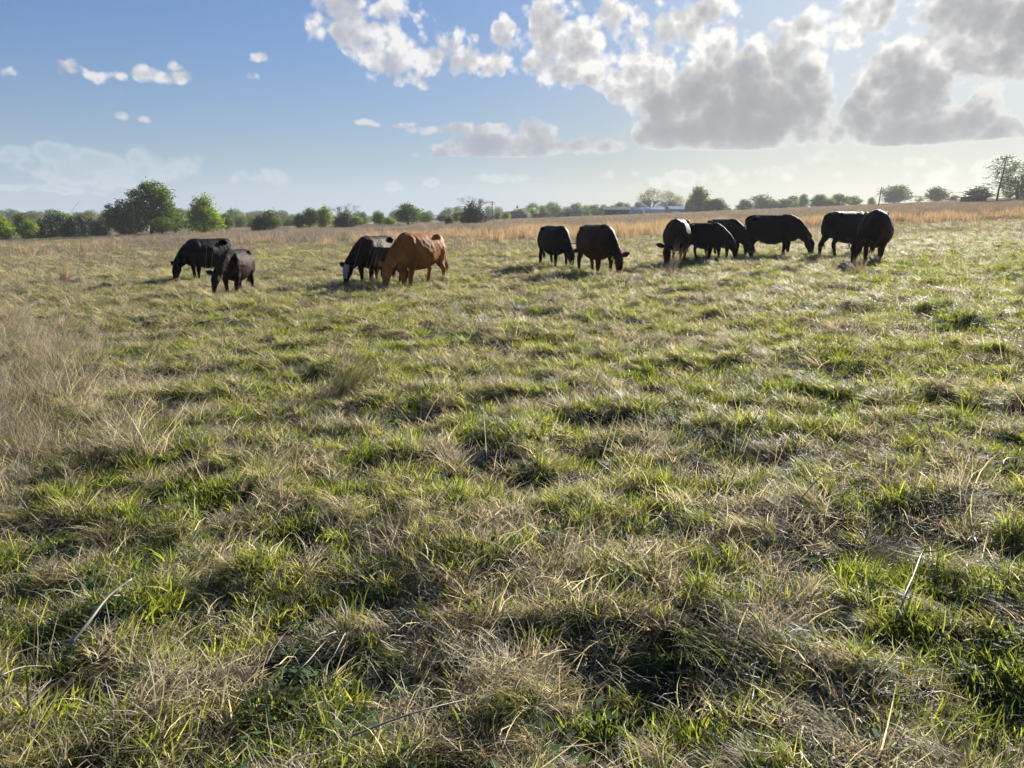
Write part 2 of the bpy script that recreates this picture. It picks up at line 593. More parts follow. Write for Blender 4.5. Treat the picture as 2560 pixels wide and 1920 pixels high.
def forb_mesh(name, n=26, radius=0.07, size=(0.008, 0.02), h=0.06):
    V, Fc, T = [], [], []
    for i in range(n):
        a = rng.random() * 6.283; r = radius * rng.random() ** 0.6
        c = Vector((r * math.cos(a), r * math.sin(a), h * rng.random() * (1.2 - r / radius)))
        s = rng.uniform(*size)
        d = Vector((math.cos(a + rng.normal(0, .6)), math.sin(a + rng.normal(0, .6)), rng.uniform(-0.2, 0.8))).normalized()
        sd = d.cross(Vector((0, 0, 1))).normalized()
        n0 = len(V)
        V += [tuple(c - d * s), tuple(c + sd * s * 0.45), tuple(c + d * s), tuple(c - sd * s * 0.45)]
        Fc.append((n0, n0 + 1, n0 + 2, n0 + 3)); T.append(rng.random())
    me = bpy.data.meshes.new(name); me.from_pydata(V, [], Fc); me.materials.append(M['forb'])
    at = me.attributes.new('tint', 'FLOAT', 'FACE'); at.data.foreach_set('value', T)
    me.update(); return me


def scatter(d0, falloff, near_d, y0, y1, margin=1.5, slope=0.74):
    """random ground points, thinning with distance: density d0 within near_d, then (near_d/d)^falloff"""
    xs, ys = [], []
    edges = [y0]
    while edges[-1] < y1:
        edges.append(min(y1, edges[-1] * 1.12 + 0.15))
    for a, b_ in zip(edges[:-1], edges[1:]):
        mid = 0.5 * (a + b_)
        w = 2 * (slope * mid + margin)
        dens = d0 * min(1.0, (near_d / max(mid, 0.1)) ** falloff)
        cnt = rng.poisson(dens * w * (b_ - a))
        y = rng.uniform(a, b_, cnt)
        xs.append((rng.random(cnt) - 0.5) * 2 * (slope * y + margin)); ys.append(y)
    return np.concatenate(xs), np.concatenate(ys)


def instance_field(name, meshes, x, y, idx, scl, sclz, tone, tilt=0.12, label=None, lift=0.0, yaw=None):
    """one object: a cloud of points, each carrying one tuft (geometry nodes)"""
    n = len(x)
    z = terrain(x, y) + lift
    me = bpy.data.meshes.new(name)
    me.vertices.add(n); me.vertices.foreach_set('co', np.stack([x, y, z], -1).ravel())
    rot = np.stack([rng.normal(0, tilt, n), rng.normal(0, tilt, n), rng.uniform(0, 6.283, n) if yaw is None else yaw], -1)
    for nm, ty, arr in (('rot', 'FLOAT_VECTOR', rot), ('scl', 'FLOAT_VECTOR', np.stack([scl, scl, sclz], -1))):
        at = me.attributes.new(nm, ty, 'POINT'); at.data.foreach_set('vector', arr.astype(np.float32).ravel())
    at = me.attributes.new('tone', 'FLOAT', 'POINT'); at.data.foreach_set('value', tone.astype(np.float32))
    at = me.attributes.new('pick', 'INT', 'POINT'); at.data.foreach_set('value', idx.astype(np.int32))
    me.update()
    col = bpy.data.collections.new(name + '_sources')
    for i, mm in enumerate(meshes):
        col.objects.link(bpy.data.objects.new('%s_tuft_%02d' % (name, i), mm))
    ng = bpy.data.node_groups.new(name, 'GeometryNodeTree')
    ng.interface.new_socket('Geometry', in_out='INPUT', socket_type='NodeSocketGeometry')
    ng.interface.new_socket('Geometry', in_out='OUTPUT', socket_type='NodeSocketGeometry')
    gi = ng.nodes.new('NodeGroupInput'); go = ng.nodes.new('NodeGroupOutput')
    ci = ng.nodes.new('GeometryNodeCollectionInfo')
    ci.inputs[0].default_value = col; ci.inputs[1].default_value = True; ci.inputs[2].default_value = True
    ip = ng.nodes.new('GeometryNodeInstanceOnPoints')
    ip.inputs['Pick Instance'].default_value = True
    def named(nm, ty):
        a = ng.nodes.new('GeometryNodeInputNamedAttribute'); a.data_type = ty; a.inputs[0].default_value = nm
        return a.outputs[0]
    L = ng.links.new
    L(gi.outputs[0], ip.inputs['Points']); L(ci.outputs[0], ip.inputs['Instance'])
    L(named('pick', 'INT'), ip.inputs['Instance Index'])
    L(named('rot', 'FLOAT_VECTOR'), ip.inputs['Rotation']); L(named('scl', 'FLOAT_VECTOR'), ip.inputs['Scale'])
    L(ip.outputs[0], go.inputs[0])
    o = obj(name, me)
    md = o.modifiers.new('tufts', 'NODES'); md.node_group = ng
    tag(o, label, 'grass', kind='stuff')
    return o


def dryness(x, y):
    """0 lush green .. 1 straw; patches from hand size to field size"""
    n = 0.38 * fbm(x * 1.1 + 3, y * 1.3, 21, 3) + 0.34 * fbm(x * 0.16, y * 0.24, 22, 2) + 0.28 * vnoise(x * 2.7, y * 2.7, 23)
    n2 = vnoise(x * 6.1 + 2, y * 6.1, 24) * .6 + vnoise(x * 3.3, y * 3.6, 25) * .4
    d = (n - 0.5) * 1.45 + 0.42 + (n2 - 0.5) * 1.5
    # the green swale at the right, the rank dry growth at the left
    ang = x / np.maximum(y, 1)
    d = d - 0.6 * np.exp(-((y - 19) / 8.0) ** 2) * np.clip((ang - 0.36) * 5, 0, 1)
    d = d + 0.35 * np.clip((-ang - 0.40) * 6, 0, 1) * np.clip((y - 4) / 3, 0, 1)
    d = d - 0.13 * np.clip((7 - y) / 3, 0, 1) + 0.06 * np.clip((y - 8) / 6, 0, 1) + 0.12 * np.clip((y - 9) / 15, 0, 1)
    return np.clip(d, 0, 1)


def comb_yaw(x, y, n):
    return 2.6 + 3.2 * (fbm(x * 0.35, y * 0.35, 41, 2) - 0.5) * 2 + rng.normal(0, 0.35, n)


def build_grass():
    gr = [blades_mesh('green_tuft', M['green'], 30, 0.085, (0.035, 0.10), (0.0034, 0.0064), (0, 45), (15, 100)) for _ in range(5)]
    gt = [blades_mesh('green_tall', M['green'], 14, 0.05, (0.07, 0.17), (0.0045, 0.0080), (0, 30), (10, 80)) for _ in range(4)]
    dm = [blades_mesh('dry_mat', M['dry'], 34, 0.10, (0.04, 0.14), (0.0020, 0.0044), (20, 85), (60, 120), curl=1.3) for _ in range(5)]
    ds = [blades_mesh('dry_upright', M['dry'], 20, 0.06, (0.06, 0.16), (0.0018, 0.0040), (5, 50), (30, 120), curl=1.0) for _ in range(3)]
    bu = [blades_mesh('dry_bunch', [M['dry'], M['green']], 110, 0.08, (0.10, 0.24), (0.0018, 0.0040), (10, 50), (70, 125), lean=0.0, segs=4, mats=0.12) for _ in range(4)]
    fo = [forb_mesh('forb') for _ in range(4)]

    # green growth
    x, y = scatter(400, 1.25, 4.5, 1.2, 48)
    d = dryness(x, y)
    gap = np.clip((vnoise(x * 5, y * 5, 91) - 0.32) * 4, 0.06, 1)
    keep = rng.random(len(x)) < np.clip(1.05 - d * 0.95, 0.10, 1) * gap
    x, y, d = x[keep], y[keep], d[keep]; n = len(x)
    far = np.hypot(x, y)
    tall = (rng.random(n) < 0.07) & (far < 20)
    idx = np.where(tall, 5 + rng.integers(0, 4, n), rng.integers(0, 5, n))
    s = rng.uniform(0.75, 1.35, n) * np.clip(far / 5, 1, 20) ** 0.42
    sz = rng.uniform(0.7, 1.35, n) * np.clip(far / 5, 1, 20) ** 0.12
    tone = np.clip(fbm(x * 0.5, y * 0.5, 51, 3) + rng.normal(0, 0.2, n), 0, 1)
    instance_field('green_grass', gr + gt, x, y, idx, s, sz, tone, 0.15, 'short spring green grass growing through the straw across the pasture')

    # straw and litter
    x, y = scatter(330, 1.25, 4.5, 1.2, 48)
    d = dryness(x, y)
    gap = np.clip((vnoise(x * 4.3, y * 4.3, 92) - 0.30) * 4, 0.08, 1)
    keep = rng.random(len(x)) < np.clip(0.30 + d * 1.1, 0.2, 1) * gap
    x, y, d = x[keep], y[keep], d[keep]; n = len(x)
    far = np.hypot(x, y)
    up = rng.random(n) < 0.22 + 0.1 * (d > 0.6)
    idx = np.where(up, 5 + rng.integers(0, 3, n), rng.integers(0, 5, n))
    s = rng.uniform(0.75, 1.4, n) * np.clip(far / 5, 1, 20) ** 0.42
    sz = rng.uniform(0.7, 1.5, n) * np.clip(far / 5, 1, 20) ** 0.12
    tone = np.clip(fbm(x * 0.7, y * 0.7, 52, 3) * 0.9 + 0.1 + rng.normal(0, 0.22, n), 0, 1)
    instance_field('dry_grass', dm + ds, x, y, idx, s, sz, tone, 0.22, 'bleached straw and matted dead grass lying over the pasture', lift=0.012)

    # combed over bunches, straw and green together, a hand high
    gb = [blades_mesh('green_bunch', [M['green'], M['dry']], 78, 0.065, (0.07, 0.17), (0.0030, 0.0058), (5, 45), (50, 115), lean=0.0, segs=4, mats=0.35) for _ in range(4)]
    x, y = scatter(75, 1.2, 4.5, 1.4, 48)
    d = dryness(x, y); m = vnoise(x * 2.6, y * 3.0 + 3, 12)
    keep = rng.random(len(x)) < np.clip(0.30 + 1.6 * (m - 0.45), 0.04, 1)
    x, y, d = x[keep], y[keep], d[keep]; n = len(x); far = np.hypot(x, y)
    s = rng.uniform(0.5, 1.15, n) * np.clip(far / 5, 1, 20) ** 0.32
    tone = np.clip(rng.normal(0.5, 0.25, n), 0, 1)
    idx = np.where(rng.random(n) < d * 0.9, rng.integers(0, 4, n), 4 + rng.integers(0, 4, n))
    instance_field('bunch_grass', bu + gb, x, y, idx, s, s * rng.uniform(0.6, 1.05, n), tone, 0.15,
                   'low arching bunches of straw and green grass combed over by the wind', yaw=comb_yaw(x, y, n))

    # broad leaved weeds
    x, y = scatter(60, 1.5, 4.0, 1.3, 22)
    d = dryness(x, y)
    keep = rng.random(len(x)) < np.clip((vnoise(x * 1.7, y * 1.7, 61) - 0.45) * 3 * (1.1 - d), 0, 1)
    x, y = x[keep], y[keep]; n = len(x); far = np.hypot(x, y)
    s = rng.uniform(0.8, 1.6, n) * np.clip(far / 5, 1, 10) ** 0.3
    instance_field('weeds', fo, x, y, rng.integers(0, 4, n), s, s, rng.random(n), 0.1, 'small leafy weeds between the grass tufts')

    # thin dead stems standing out of the sward, thicker at the left edge
    st = [blades_mesh('stems', M['dry'], 7, 0.10, (0.25, 0.55), (0.0016, 0.0030), (0, 28), (10, 75), segs=4, curl=0.8) for _ in range(4)]
    x, y = scatter(5.0, 0.9, 5.0, 2.5, 48)
    ang = x / y
    rank = np.clip((-ang - 0.44) * 7, 0, 1) * np.clip((y - 4.2) / 1.5, 0, 1) * np.clip((22 - y) / 8, 0, 1)
    keep = rng.random(len(x)) < 0.16 + 0.3 * (vnoise(x * .5, y * .5, 71) > 0.62) + rank
    x, y = x[keep], y[keep]; n = len(x)
    s = rng.uniform(0.6, 1.2, n)
    instance_field('dead_stems', st, x, y, rng.integers(0, 4, n), s, s, rng.random(n), 0.1, 'scattered thin dead stems standing above the sward')
    rk = [blades_mesh('rank', [M['mauve'], M['dry']], 70, 0.16, (0.24, 0.62), (0.0024, 0.0046), (0, 32), (30, 115), segs=4, curl=1.4, mats=0.6) for _ in range(4)]
    x, y = scatter(24, 0.8, 6.0, 3.5, 22, margin=2.5)
    ang = x / y + 0.10 * (vnoise(x * 0.6, y * 0.6, 75) - 0.5)
    rank = np.clip((-ang - 0.52) * 8, 0, 1) * np.clip((y - 4.0) / 2.5, 0, 1) * np.clip((20 - y) / 8, 0, 1)
    keep = rng.random(len(x)) < rank * (0.25 + 0.9 * vnoise(x * 1.4, y * 1.4, 76))
    x, y = x[keep], y[keep]; n = len(x)
    s = rng.uniform(0.6, 1.15, n)
    instance_field('rank_dry_grass', rk, x, y, rng.integers(0, 4, n), s, s, rng.random(n), 0.12, 'rank reddish dry grass standing knee high at the left edge')

    # ---- beyond fifty paces
    wide = lambda mat, n, r, l, w, t0, t1: blades_mesh('far_tuft', mat, n, r, l, w, t0, t1, segs=2)
    lo = [wide([M['mauve'], M['green']], 60, 0.5, (0.10, 0.24), (0.012, 0.022), (0, 50), (20, 100)) for _ in range(3)]
    lo += [wide(M['green'], 50, 0.45, (0.07, 0.14), (0.012, 0.022), (0, 40), (20, 90)) for _ in range(2)]
    hi = [wide(M['mauve'], 60, 0.45, (0.22, 0.55), (0.012, 0.022), (0, 16), (5, 50)) for _ in range(4)]
    og = [wide(M['orange'], 60, 0.38, (0.32, 0.78), (0.012, 0.022), (0, 12), (4, 34)) for _ in range(4)]
    x, y = scatter(3.2, 1.0, 45, 36, 215, margin=6, slope=0.80)
    n = len(x); ang = x / y
    p1 = fbm(x * 0.05, y * 0.02, 81, 4, 0.6)
    p2 = fbm(x * 0.35, y * 0.12, 82, 3, 0.6)
    # orange bluestem band
    c = 62 - 6 * ang
    band = np.exp(-((y - c) / 11.0) ** 2) * np.clip(0.10 + (ang + 0.22) * 1.6, 0.03, 0.8) * np.where(ang > 0.40, 0.45, 1.0)
    is_o = rng.random(n) < np.clip(band * 1.5 * np.clip((p2 - 0.40) * 5, 0, 1), 0, 0.85)
    tallw = np.clip((y - 64 + 22 * (p1 - 0.5)) / 12, 0, 1) * np.clip(1 - (-ang - 0.30) * 4, 0.0, 1)
    is_h = (~is_o) & (rng.random(n) < tallw * 0.9)
    is_l = ~(is_o | is_h)
    green = is_l & (rng.random(n) < 0.30 + 0.9 * np.clip(p2 - 0.5, 0, 1) * 2)
    idx = np.where(is_o, 9 + rng.integers(0, 4, n), np.where(is_h, 5 + rng.integers(0, 4, n), np.where(green, 3 + rng.integers(0, 2, n), rng.integers(0, 3, n))))
    s = rng.uniform(0.8, 1.4, n) * np.clip(y / 60, 1, 4) ** 0.4
    tone = np.clip(p2 * 0.8 + rng.normal(0.1, 0.2, n), 0, 1)
    instance_field('far_grass', lo + hi + og, x, y, idx, s, s * rng.uniform(0.75, 1.1, n) / np.clip(y / 60, 1, 4) ** 0.3 * np.where(y > 110, 0.6, 1.0), tone, 0.06,
                   'tall orange and faded bunch grass in bands across the far pasture')


build_grass()

# ------------------------------------------------------------------ cattle
def hide_material(name, dark, light, warm=0.0):
    m, b, out = material(name)
    tc = b.new('ShaderNodeTexCoord').outputs['Object']
    n, _ = b.noise(b.vm('MULTIPLY', tc, (1.0, 1.0, 0.5)), 3.0, 4, 0.6)
    nf, _ = b.noise(b.vm('MULTIPLY', tc, (1.0, 1.0, 0.35)), 60.0, 3, 0.6)
    w = b.new('ShaderNodeAttribute', attribute_name='white').outputs['Fac']
    col = b.mix(b.step(n, 0.35, 0.7), dark, light)
    col = b.mix(b.step(b.m('MULTIPLY_ADD', n, 0.3, w), 0.55, 0.7), col, (0.33, 0.31, 0.29))
    p = b.new('ShaderNodeBsdfPrincipled')
    b.put(p.inputs['Base Color'], col)
    p.inputs['Roughness'].default_value = 0.62
    p.inputs['Specular IOR Level'].default_value = 0.06
    p.inputs['Sheen Weight'].default_value = 0.03 + warm * 0.5
    p.inputs['Sheen Roughness'].default_value = 0.35
    b.put(p.inputs['Sheen Tint'], b.mix(0.0, tuple(min(1, v * 6 + 0.10) for v in light), (1, 1, 1)))
    bp = b.new('ShaderNodeBump'); bp.inputs['Strength'].default_value = 0.5; bp.inputs['Distance'].default_value = 0.015
    b.put(bp.inputs['Height'], nf); b.put(p.inputs['Normal'], bp.outputs[0])
    b.put(out.inputs[0], p.outputs[0])
    return m


M['black_hide'] = hide_material('black_hide', (0.003, 0.003, 0.0035), (0.007, 0.0055, 0.005))
M['rusty_hide'] = hide_material('rusty_black_hide', (0.007, 0.0045, 0.0035), (0.045, 0.019, 0.010))
M['umber_hide'] = hide_material('umber_hide', (0.012, 0.006, 0.004), (0.06, 0.022, 0.010), 0.05)
M['calf_hide'] = hide_material('calf_hide', (0.03, 0.012, 0.006), (0.15, 0.05, 0.02), 0.05)
M['red_hide'] = hide_material('red_hide', (0.24, 0.078, 0.016), (0.44, 0.165, 0.040), 0.05)
M['hoof'] = plain('hoof_horn', (0.03, 0.026, 0.022), 0.5)
M['eye'] = plain('dark_eye', (0.01, 0.008, 0.007), 0.12, spec=0.6)
M['tag_yellow'] = plain('yellow_tag', (0.75, 0.50, 0.05), 0.4)
M['tag_orange'] = plain('orange_tag', (0.85, 0.20, 0.06), 0.4)
M['udder'] = plain('udder_skin', (0.28, 0.17, 0.14), 0.6)


def cow(label, px, py, heading, sc=1.0, hide='black_hide', neck_yaw=0.0, drop=1.0, steps=(0, 0, 0, 0), tail='down', white=None,
        eartag=None, fat=1.0, udder=False, dz=0.0):
    """heading: 0 = facing the right of the photograph, 90 = away, -90 = to the camera.
    drop 1 = muzzle in the grass, 0 = head carried level with the back."""
    gx, gy = ground_at(px, py)
    root = empty('cow' if sc > 0.84 else 'calf', (gx, gy, tz(gx, gy) - 0.10 + dz), R(heading), sc)
    tag(root, label, 'cow' if sc > 0.84 else 'calf', 'cattle grazing in the pasture')
    b = MB()
    # trunk
    prof = [(-0.86, 1.10, .08, .12), (-0.82, 1.07, .20, .23), (-0.73, 1.02, .265, .32), (-0.58, .985, .30, .375), (-0.40, .94, .33, .42),
            (-0.18, .905, .365, .455), (0.04, .90, .38, .46), (0.24, .92, .35, .435), (0.40, .955, .30, .41), (0.54, .96, .245, .37), (0.66, .93, .185, .30), (0.74, .90, .11, .19)]
    N = 20
    vs, fs = [], []
    for (x, zc, w, h) in prof:
        belly = 1.0
        for k in range(N):
            a = 2 * math.pi * k / N
            ca, sa = math.cos(a), math.sin(a)
            wy = w * fat * (abs(ca) ** 0.85) * (1 if ca > 0 else -1)
            if sa > 0: wy *= 1 - 0.22 * sa           # narrower over the spine
            zz = zc + h * (abs(sa) ** 0.92) * (1 if sa > 0 else -1)
            vs.append((x, wy, zz))
    for i in range(len(prof) - 1):
        for k in range(N):
            a, c = i * N + k, i * N + (k + 1) % N
            fs.append((a, c, c + N, a + N))
    fs.append(tuple(range(N - 1, -1, -1))); fs.append(tuple((len(prof) - 1) * N + k for k in range(N)))
    b.add(vs, fs)
    # hook bones, pin bones, withers
    for s in (-1, 1):
        b.ball((-0.52, s * 0.22, 1.25), (0.12, .08, .08)); b.ball((-0.79, s * 0.11, 1.19), (0.08, .05, .05))
        b.ball((0.41, s * 0.18, .96), (0.18, .13, .32), 10, 6)      # shoulder blade
        b.ball((-0.62, s * 0.20, 0.88), (0.21, .13, .30), 10, 6)    # thigh
    b.ball((0.36, 0, 1.32), (0.20, .08, .06))
    # neck and head
    yaw = R(neck_yaw)
    p0 = Vector((0.46, 0, 1.07))
    def turn(p, k):
        d = Vector(p) - p0
        a = yaw * k
        return p0 + Vector((d.x * math.cos(a) - d.y * math.sin(a), d.x * math.sin(a) + d.y * math.cos(a), d.z))
    low = [(0.40, 0, 1.05), (0.62, 0, .97), (0.82, 0, .81), (0.97, 0, .66), (1.05, 0, .58)]
    lvl = [(0.40, 0, 1.05), (0.66, 0, 1.10), (0.86, 0, 1.16), (1.02, 0, 1.22), (1.12, 0, 1.25)]
    nk = [turn(Vector(l).lerp(Vector(h), 1 - drop), k) for l, h, k in zip(low, lvl, (0, .3, .65, .9, 1))]
    b.tube(nk, [(.19, .34), (.165, .285), (.13, .225), (.105, .175), (.095, .14)], 14)
    poll = nk[-1]
    pitch = R(-76) * drop + R(-26) * (1 - drop)
    fw = Vector((math.cos(pitch) * math.cos(yaw), math.cos(pitch) * math.sin(yaw), math.sin(pitch)))
    sd = Vector((-math.sin(yaw), math.cos(yaw), 0)); up = sd.cross(fw) * -1
    up = fw.cross(sd)
    if up.z < 0: up = -up
    hp = [poll - fw * 0.05 + up * 0.01, poll + fw * 0.05 + up * .02, poll + fw * 0.16, poll + fw * 0.28 - up * .01, poll + fw * .40 - up * .02, poll + fw * .47 - up * .025, poll + fw * .515 - up * .03]
    hr = [(.075, .07), (.105, .115), (.112, .13), (.085, .105), (.066, .075), (.070, .068), (.045, .045)]
    n0 = len(b.v)
    b.tube(hp, hr, 14)
    b.tube([poll - up * .10 + fw * .02, poll - up * .10 + fw * .14, poll - up * .07 + fw * .30], [(.06, .05), (.075, .065), (.04, .04)], 10)  # jaw
    # dewlap and brisket
    b.ball((0.56, 0, 0.66), (0.17, .09, .13), 10, 6)
    # legs
    fl, fr, hl, hr_ = steps
    for s, st in ((1, fl), (-1, fr)):
        b.tube([(0.42, s * .17, .95), (0.40, s * .185, .66), (0.42 + st * .45, s * .17, .37), (0.41 + st * .8, s * .165, .13), (0.42 + st, s * .165, .03)],
               [(.11, .16), (.095, .125), (.058, .064), (.042, .046), (.052, .055)], 10, flat=(1, 0, 0))
        b.ball((0.42 + st * .45, s * .17, .38), (.062, .056, .07))
    for s, st in ((1, hl), (-1, hr_)):
        b.tube([(-0.62, s * .17, 1.0), (-0.54 + st * .2, s * .19, .73), (-0.64 + st * .35, s * .18, .57), (-0.74 + st * .6, s * .17, .43), (-0.69 + st * .9, s * .165, .15), (-0.66 + st, s * .165, .03)],
               [(.16, .22), (.125, .18), (.07, .105), (.05, .068), (.042, .048), (.052, .055)], 10, flat=(1, 0, 0))
    # tail
    if tail == 'swish':
        tp = [(-0.80, 0, 1.24), (-0.90, 0, 1.12), (-1.00, -.03, .95), (-1.16, -.06, .84), (-1.36, -.10, .82), (-1.52, -.14, .87)]
    elif tail == 'side':
        tp = [(-0.80, 0, 1.24), (-0.90, 0, 1.14), (-0.93, .06, .92), (-0.92, .14, .74), (-0.92, .16, .60)]
    else:
        tp = [(-0.80, 0, 1.26), (-0.88, 0, 1.18), (-0.92, 0, .95), (-0.92, .01, .72), (-0.91, .01, .55)]
    b.tube(tp, [.055, .04, .030, .027, .024, .02][:len(tp)], 8)
    me = mesh_from('body', b.v, b.f)
    # fuse everything into one skin
    tmp = bpy.data.objects.new('tmp', me)
    scene.collection.objects.link(tmp)
    rm = tmp.modifiers.new('r', 'REMESH'); rm.mode = 'VOXEL'; rm.voxel_size = 0.021; rm.use_smooth_shade = True
    sm = tmp.modifiers.new('s', 'SMOOTH'); sm.factor = 0.6; sm.iterations = 5
    dg = bpy.context.evaluated_depsgraph_get(); dg.update()
    me2 = bpy.data.meshes.new_from_object(tmp.evaluated_get(dg))
    bpy.data.objects.remove(tmp); bpy.data.meshes.remove(me)
    me2.name = 'body'; me2.materials.clear(); me2.materials.append(M[hide])
    co = np.empty(len(me2.vertices) * 3); me2.vertices.foreach_get('co', co); co = co.reshape(-1, 3)
    wv = np.zeros(len(co))
    if white == 'face':
        d = co - np.array(poll)
        f_, u_ = d @ np.array(fw), d @ np.array(up)
        wv = ((f_ > -0.05) & (f_ < 0.32) & (u_ > 0.03) & (np.linalg.norm(d, axis=1) < 0.6)).astype(float) * .9
    elif white == 'back':
        wv = 0.62 * np.exp(-(((co[:, 0] - 0.20) / .14) ** 2 + ((co[:, 1]) / .05) ** 2)) * (co[:, 2] > 1.2)
    # coat and muscle relief
    nrm = np.empty(len(co) * 3); me2.vertices.foreach_get('normal', nrm); nrm = nrm.reshape(-1, 3)
    wob = fbm(co[:, 0] * 4 + 9, co[:, 2] * 4 + co[:, 1] * 2.5 + px, 5, 3) - 0.5
    fine = vnoise(co[:, 0] * 22 + co[:, 1] * 17, co[:, 2] * 18, 6) - 0.5
    co = co + nrm * (wob * 0.035 + fine * 0.008)[:, None]
    me2.vertices.foreach_set('co', co.ravel())
    at = me2.attributes.new('white', 'FLOAT', 'POINT'); at.data.foreach_set('value', wv.astype(np.float32))
    me2.polygons.foreach_set('use_smooth', [True] * len(me2.polygons)); me2.update()
    obj('body', me2, root)
    # ears: cupped leaves standing out sideways behind the poll
    for s in (-1, 1):
        e = MB(); q0 = poll + sd * (s * .085) - fw * 0.015 + up * .01
        tip = (sd * s + fw * -0.12 + Vector((0, 0, .16))).normalized()
        pts = [q0 + tip * k for k in (0, .06, .14, .21, .27)]
        e.tube(pts, [(.030, .024), (.058, .022), (.070, .018), (.052, .014), (.012, .008)], 8, flat=tuple(up))
        ear = e.build('ear', M[hide], root, smooth=True)
        if eartag and s == eartag[1]:
            t = MB(); c = q0 + tip * .12 + up * .03 - Vector((0, 0, .05))
            t.tube([c, c - Vector((0, 0, .035)), c - Vector((0, 0, .085))], [(.022, .004), (.034, .004), (.034, .004)], 8, flat=tuple(up))
            tg = t.build('ear_tag', M[eartag[0]], root)
        ey = MB(); ec = poll + fw * .15 + sd * (s * .103) + up * .045
        ey.ball(ec, .017, 8, 6); ey.build('eye', M['eye'], root, smooth=True)
    for s in (-1, 1):
        nb = MB(); nb.ball(poll + fw * .505 + sd * s * .028 - up * .01, .013, 6, 5); nb.build('nostril', M['eye'], root)
    for s, st in ((1, fl), (-1, fr)):
        h = MB(); h.tube([(0.425 + st, s * .165, .065), (0.445 + st, s * .165, .0)], [(.045, .05), (.056, .066)], 10, flat=(1, 0, 0)); h.build('hoof', M['hoof'], root)
    for s, st in ((1, hl), (-1, hr_)):
        h = MB(); h.tube([(-0.655 + st, s * .165, .065), (-0.635 + st, s * .165, .0)], [(.045, .05), (.056, .066)], 10, flat=(1, 0, 0)); h.build('hoof', M['hoof'], root)
    # tail switch: a brush of hair
    t = MB(); e0 = Vector(tp[-1]); dirn = (Vector(tp[-1]) - Vector(tp[-2])).normalized()
    rr = random.Random(int(px))
    for k in range(26):
        q = e0 - dirn * .03
        dd = (dirn + Vector((rr.gauss(0, .16), rr.gauss(0, .16), rr.gauss(0, .12)))).normalized()
        L = rr.uniform(.14, .30)
        t.tube([q, q + dd * L * .5, q + dd * L + Vector((0, 0, -.04))], [.010, .009, .002], 4)
    t.build('tail_switch', M[hide], root)
    if udder:
        u = MB(); u.ball((-0.44, 0, .52), (.15, .11, .10), 12, 8)
        for sx in (-.06, .05):
            for s in (-1, 1):
                u.tube([(-0.44 + sx, s * .05, .45), (-0.44 + sx, s * .055, .38)], [.016, .010], 6)
        u.build('udder', M['udder'], root, smooth=True)
    return root


cow('black cow grazing at the far left behind the dark brown calf', 522, 693, 234, 1.03, 'black_hide', 0, 1.0, (.05, -.05, .10, -.08), fat=1.05)
cow('shaggy dark brown calf with an orange ear tag at the left of the herd', 594, 726, 268, 0.88, 'rusty_hide', -14, 0.8, (.12, -.12, -.05, .10), eartag=('tag_orange', 1))
cow('black cow with a white face grazing beside the red cow', 938, 700, 248, 1.02, 'rusty_hide', -18, 1.0, (.06, -.04, .0, .08), white='face', fat=1.0)
cow('small reddish black calf half hidden behind the red cow', 972, 704, 150, 0.72, 'calf_hide', 0, 0.1, (.04, -.04, .04, 0))
cow('only red brown cow of the herd, grazing with its coat lit by the sun', 1046, 706, 236, 1.05, 'red_hide', -4, 1.0, (.10, -.06, -.10, .12), fat=1.08, tail='side')
cow('black cow grazing head on, touched by the tail of the rusty cow to its right', 1388, 664, 292, 1.02, 'black_hide', 2, 1.0, (.06, -.05, .10, -.08), fat=1.08)
cow('dark rusty cow swishing its tail out to the left, a yellow tag in its ear', 1493, 680, 290, 1.06, 'umber_hide', 6, 1.0, (.05, -.08, .08, -.10), tail='swish', eartag=('tag_yellow', -1), fat=1.08)
cow('black cow with pale marks on its spine, grazing beside the smaller black cow', 1690, 660, 252, 1.05, 'rusty_hide', -14, 1.0, (.06, -.04, .06, -.05), white='back', fat=1.1, udder=True)
cow('smaller black cow grazing to the right, in the middle of three', 1762, 656, -57, 0.88, 'black_hide', 18, 0.86, (.08, -.12, .10, -.16), fat=1.0)
cow('black cow grazing behind the smaller one, its ear pointing right', 1808, 648, -68, 1.0, 'rusty_hide', 22, 1.0, (.05, -.05, .05, 0))
cow('black cow seen fully side on, grazing to the right with four legs clear', 1930, 645, -29, 1.02, 'black_hide', 6, 0.97, (.02, -.10, .12, -.12), fat=1.02)
cow('black cow facing right with a hind leg set back, behind the brownish cow', 2114, 644, 22, 1.04, 'black_hide', 10, 0.9, (.04, -.06, -.18, .10), fat=1.02)
cow('brownish black cow at the right end of the herd with a yellow ear tag', 2180, 660, 247, 1.10, 'umber_hide', -42, 1.0, (.08, -.04, -.06, .10), eartag=('tag_yellow', -1), fat=1.1)

# ------------------------------------------------------------------ trees
def leaf_material(name, dark, light, trans=0.3, tcol=(1.6, 1.7, 0.7, 1)):
    m, b, out = material(name)
    a = b.new('ShaderNodeAttribute', attribute_name='tint').outputs['Fac']
    col = b.mix(a, dark, light)
    p = b.new('ShaderNodeBsdfPrincipled'); b.put(p.inputs['Base Color'], col)
    p.inputs['Roughness'].default_value = 0.6; p.inputs['Specular IOR Level'].default_value = 0.3
    t = b.new('ShaderNodeBsdfTranslucent'); b.put(t.inputs[0], b.mix(1.0, col, tcol, 'MULTIPLY'))
    mx = b.new('ShaderNodeMixShader'); mx.inputs[0].default_value = trans
    b.put(mx.inputs[1], p.outputs[0]); b.put(mx.inputs[2], t.outputs[0]); b.put(out.inputs[0], mx.outputs[0])
    return m


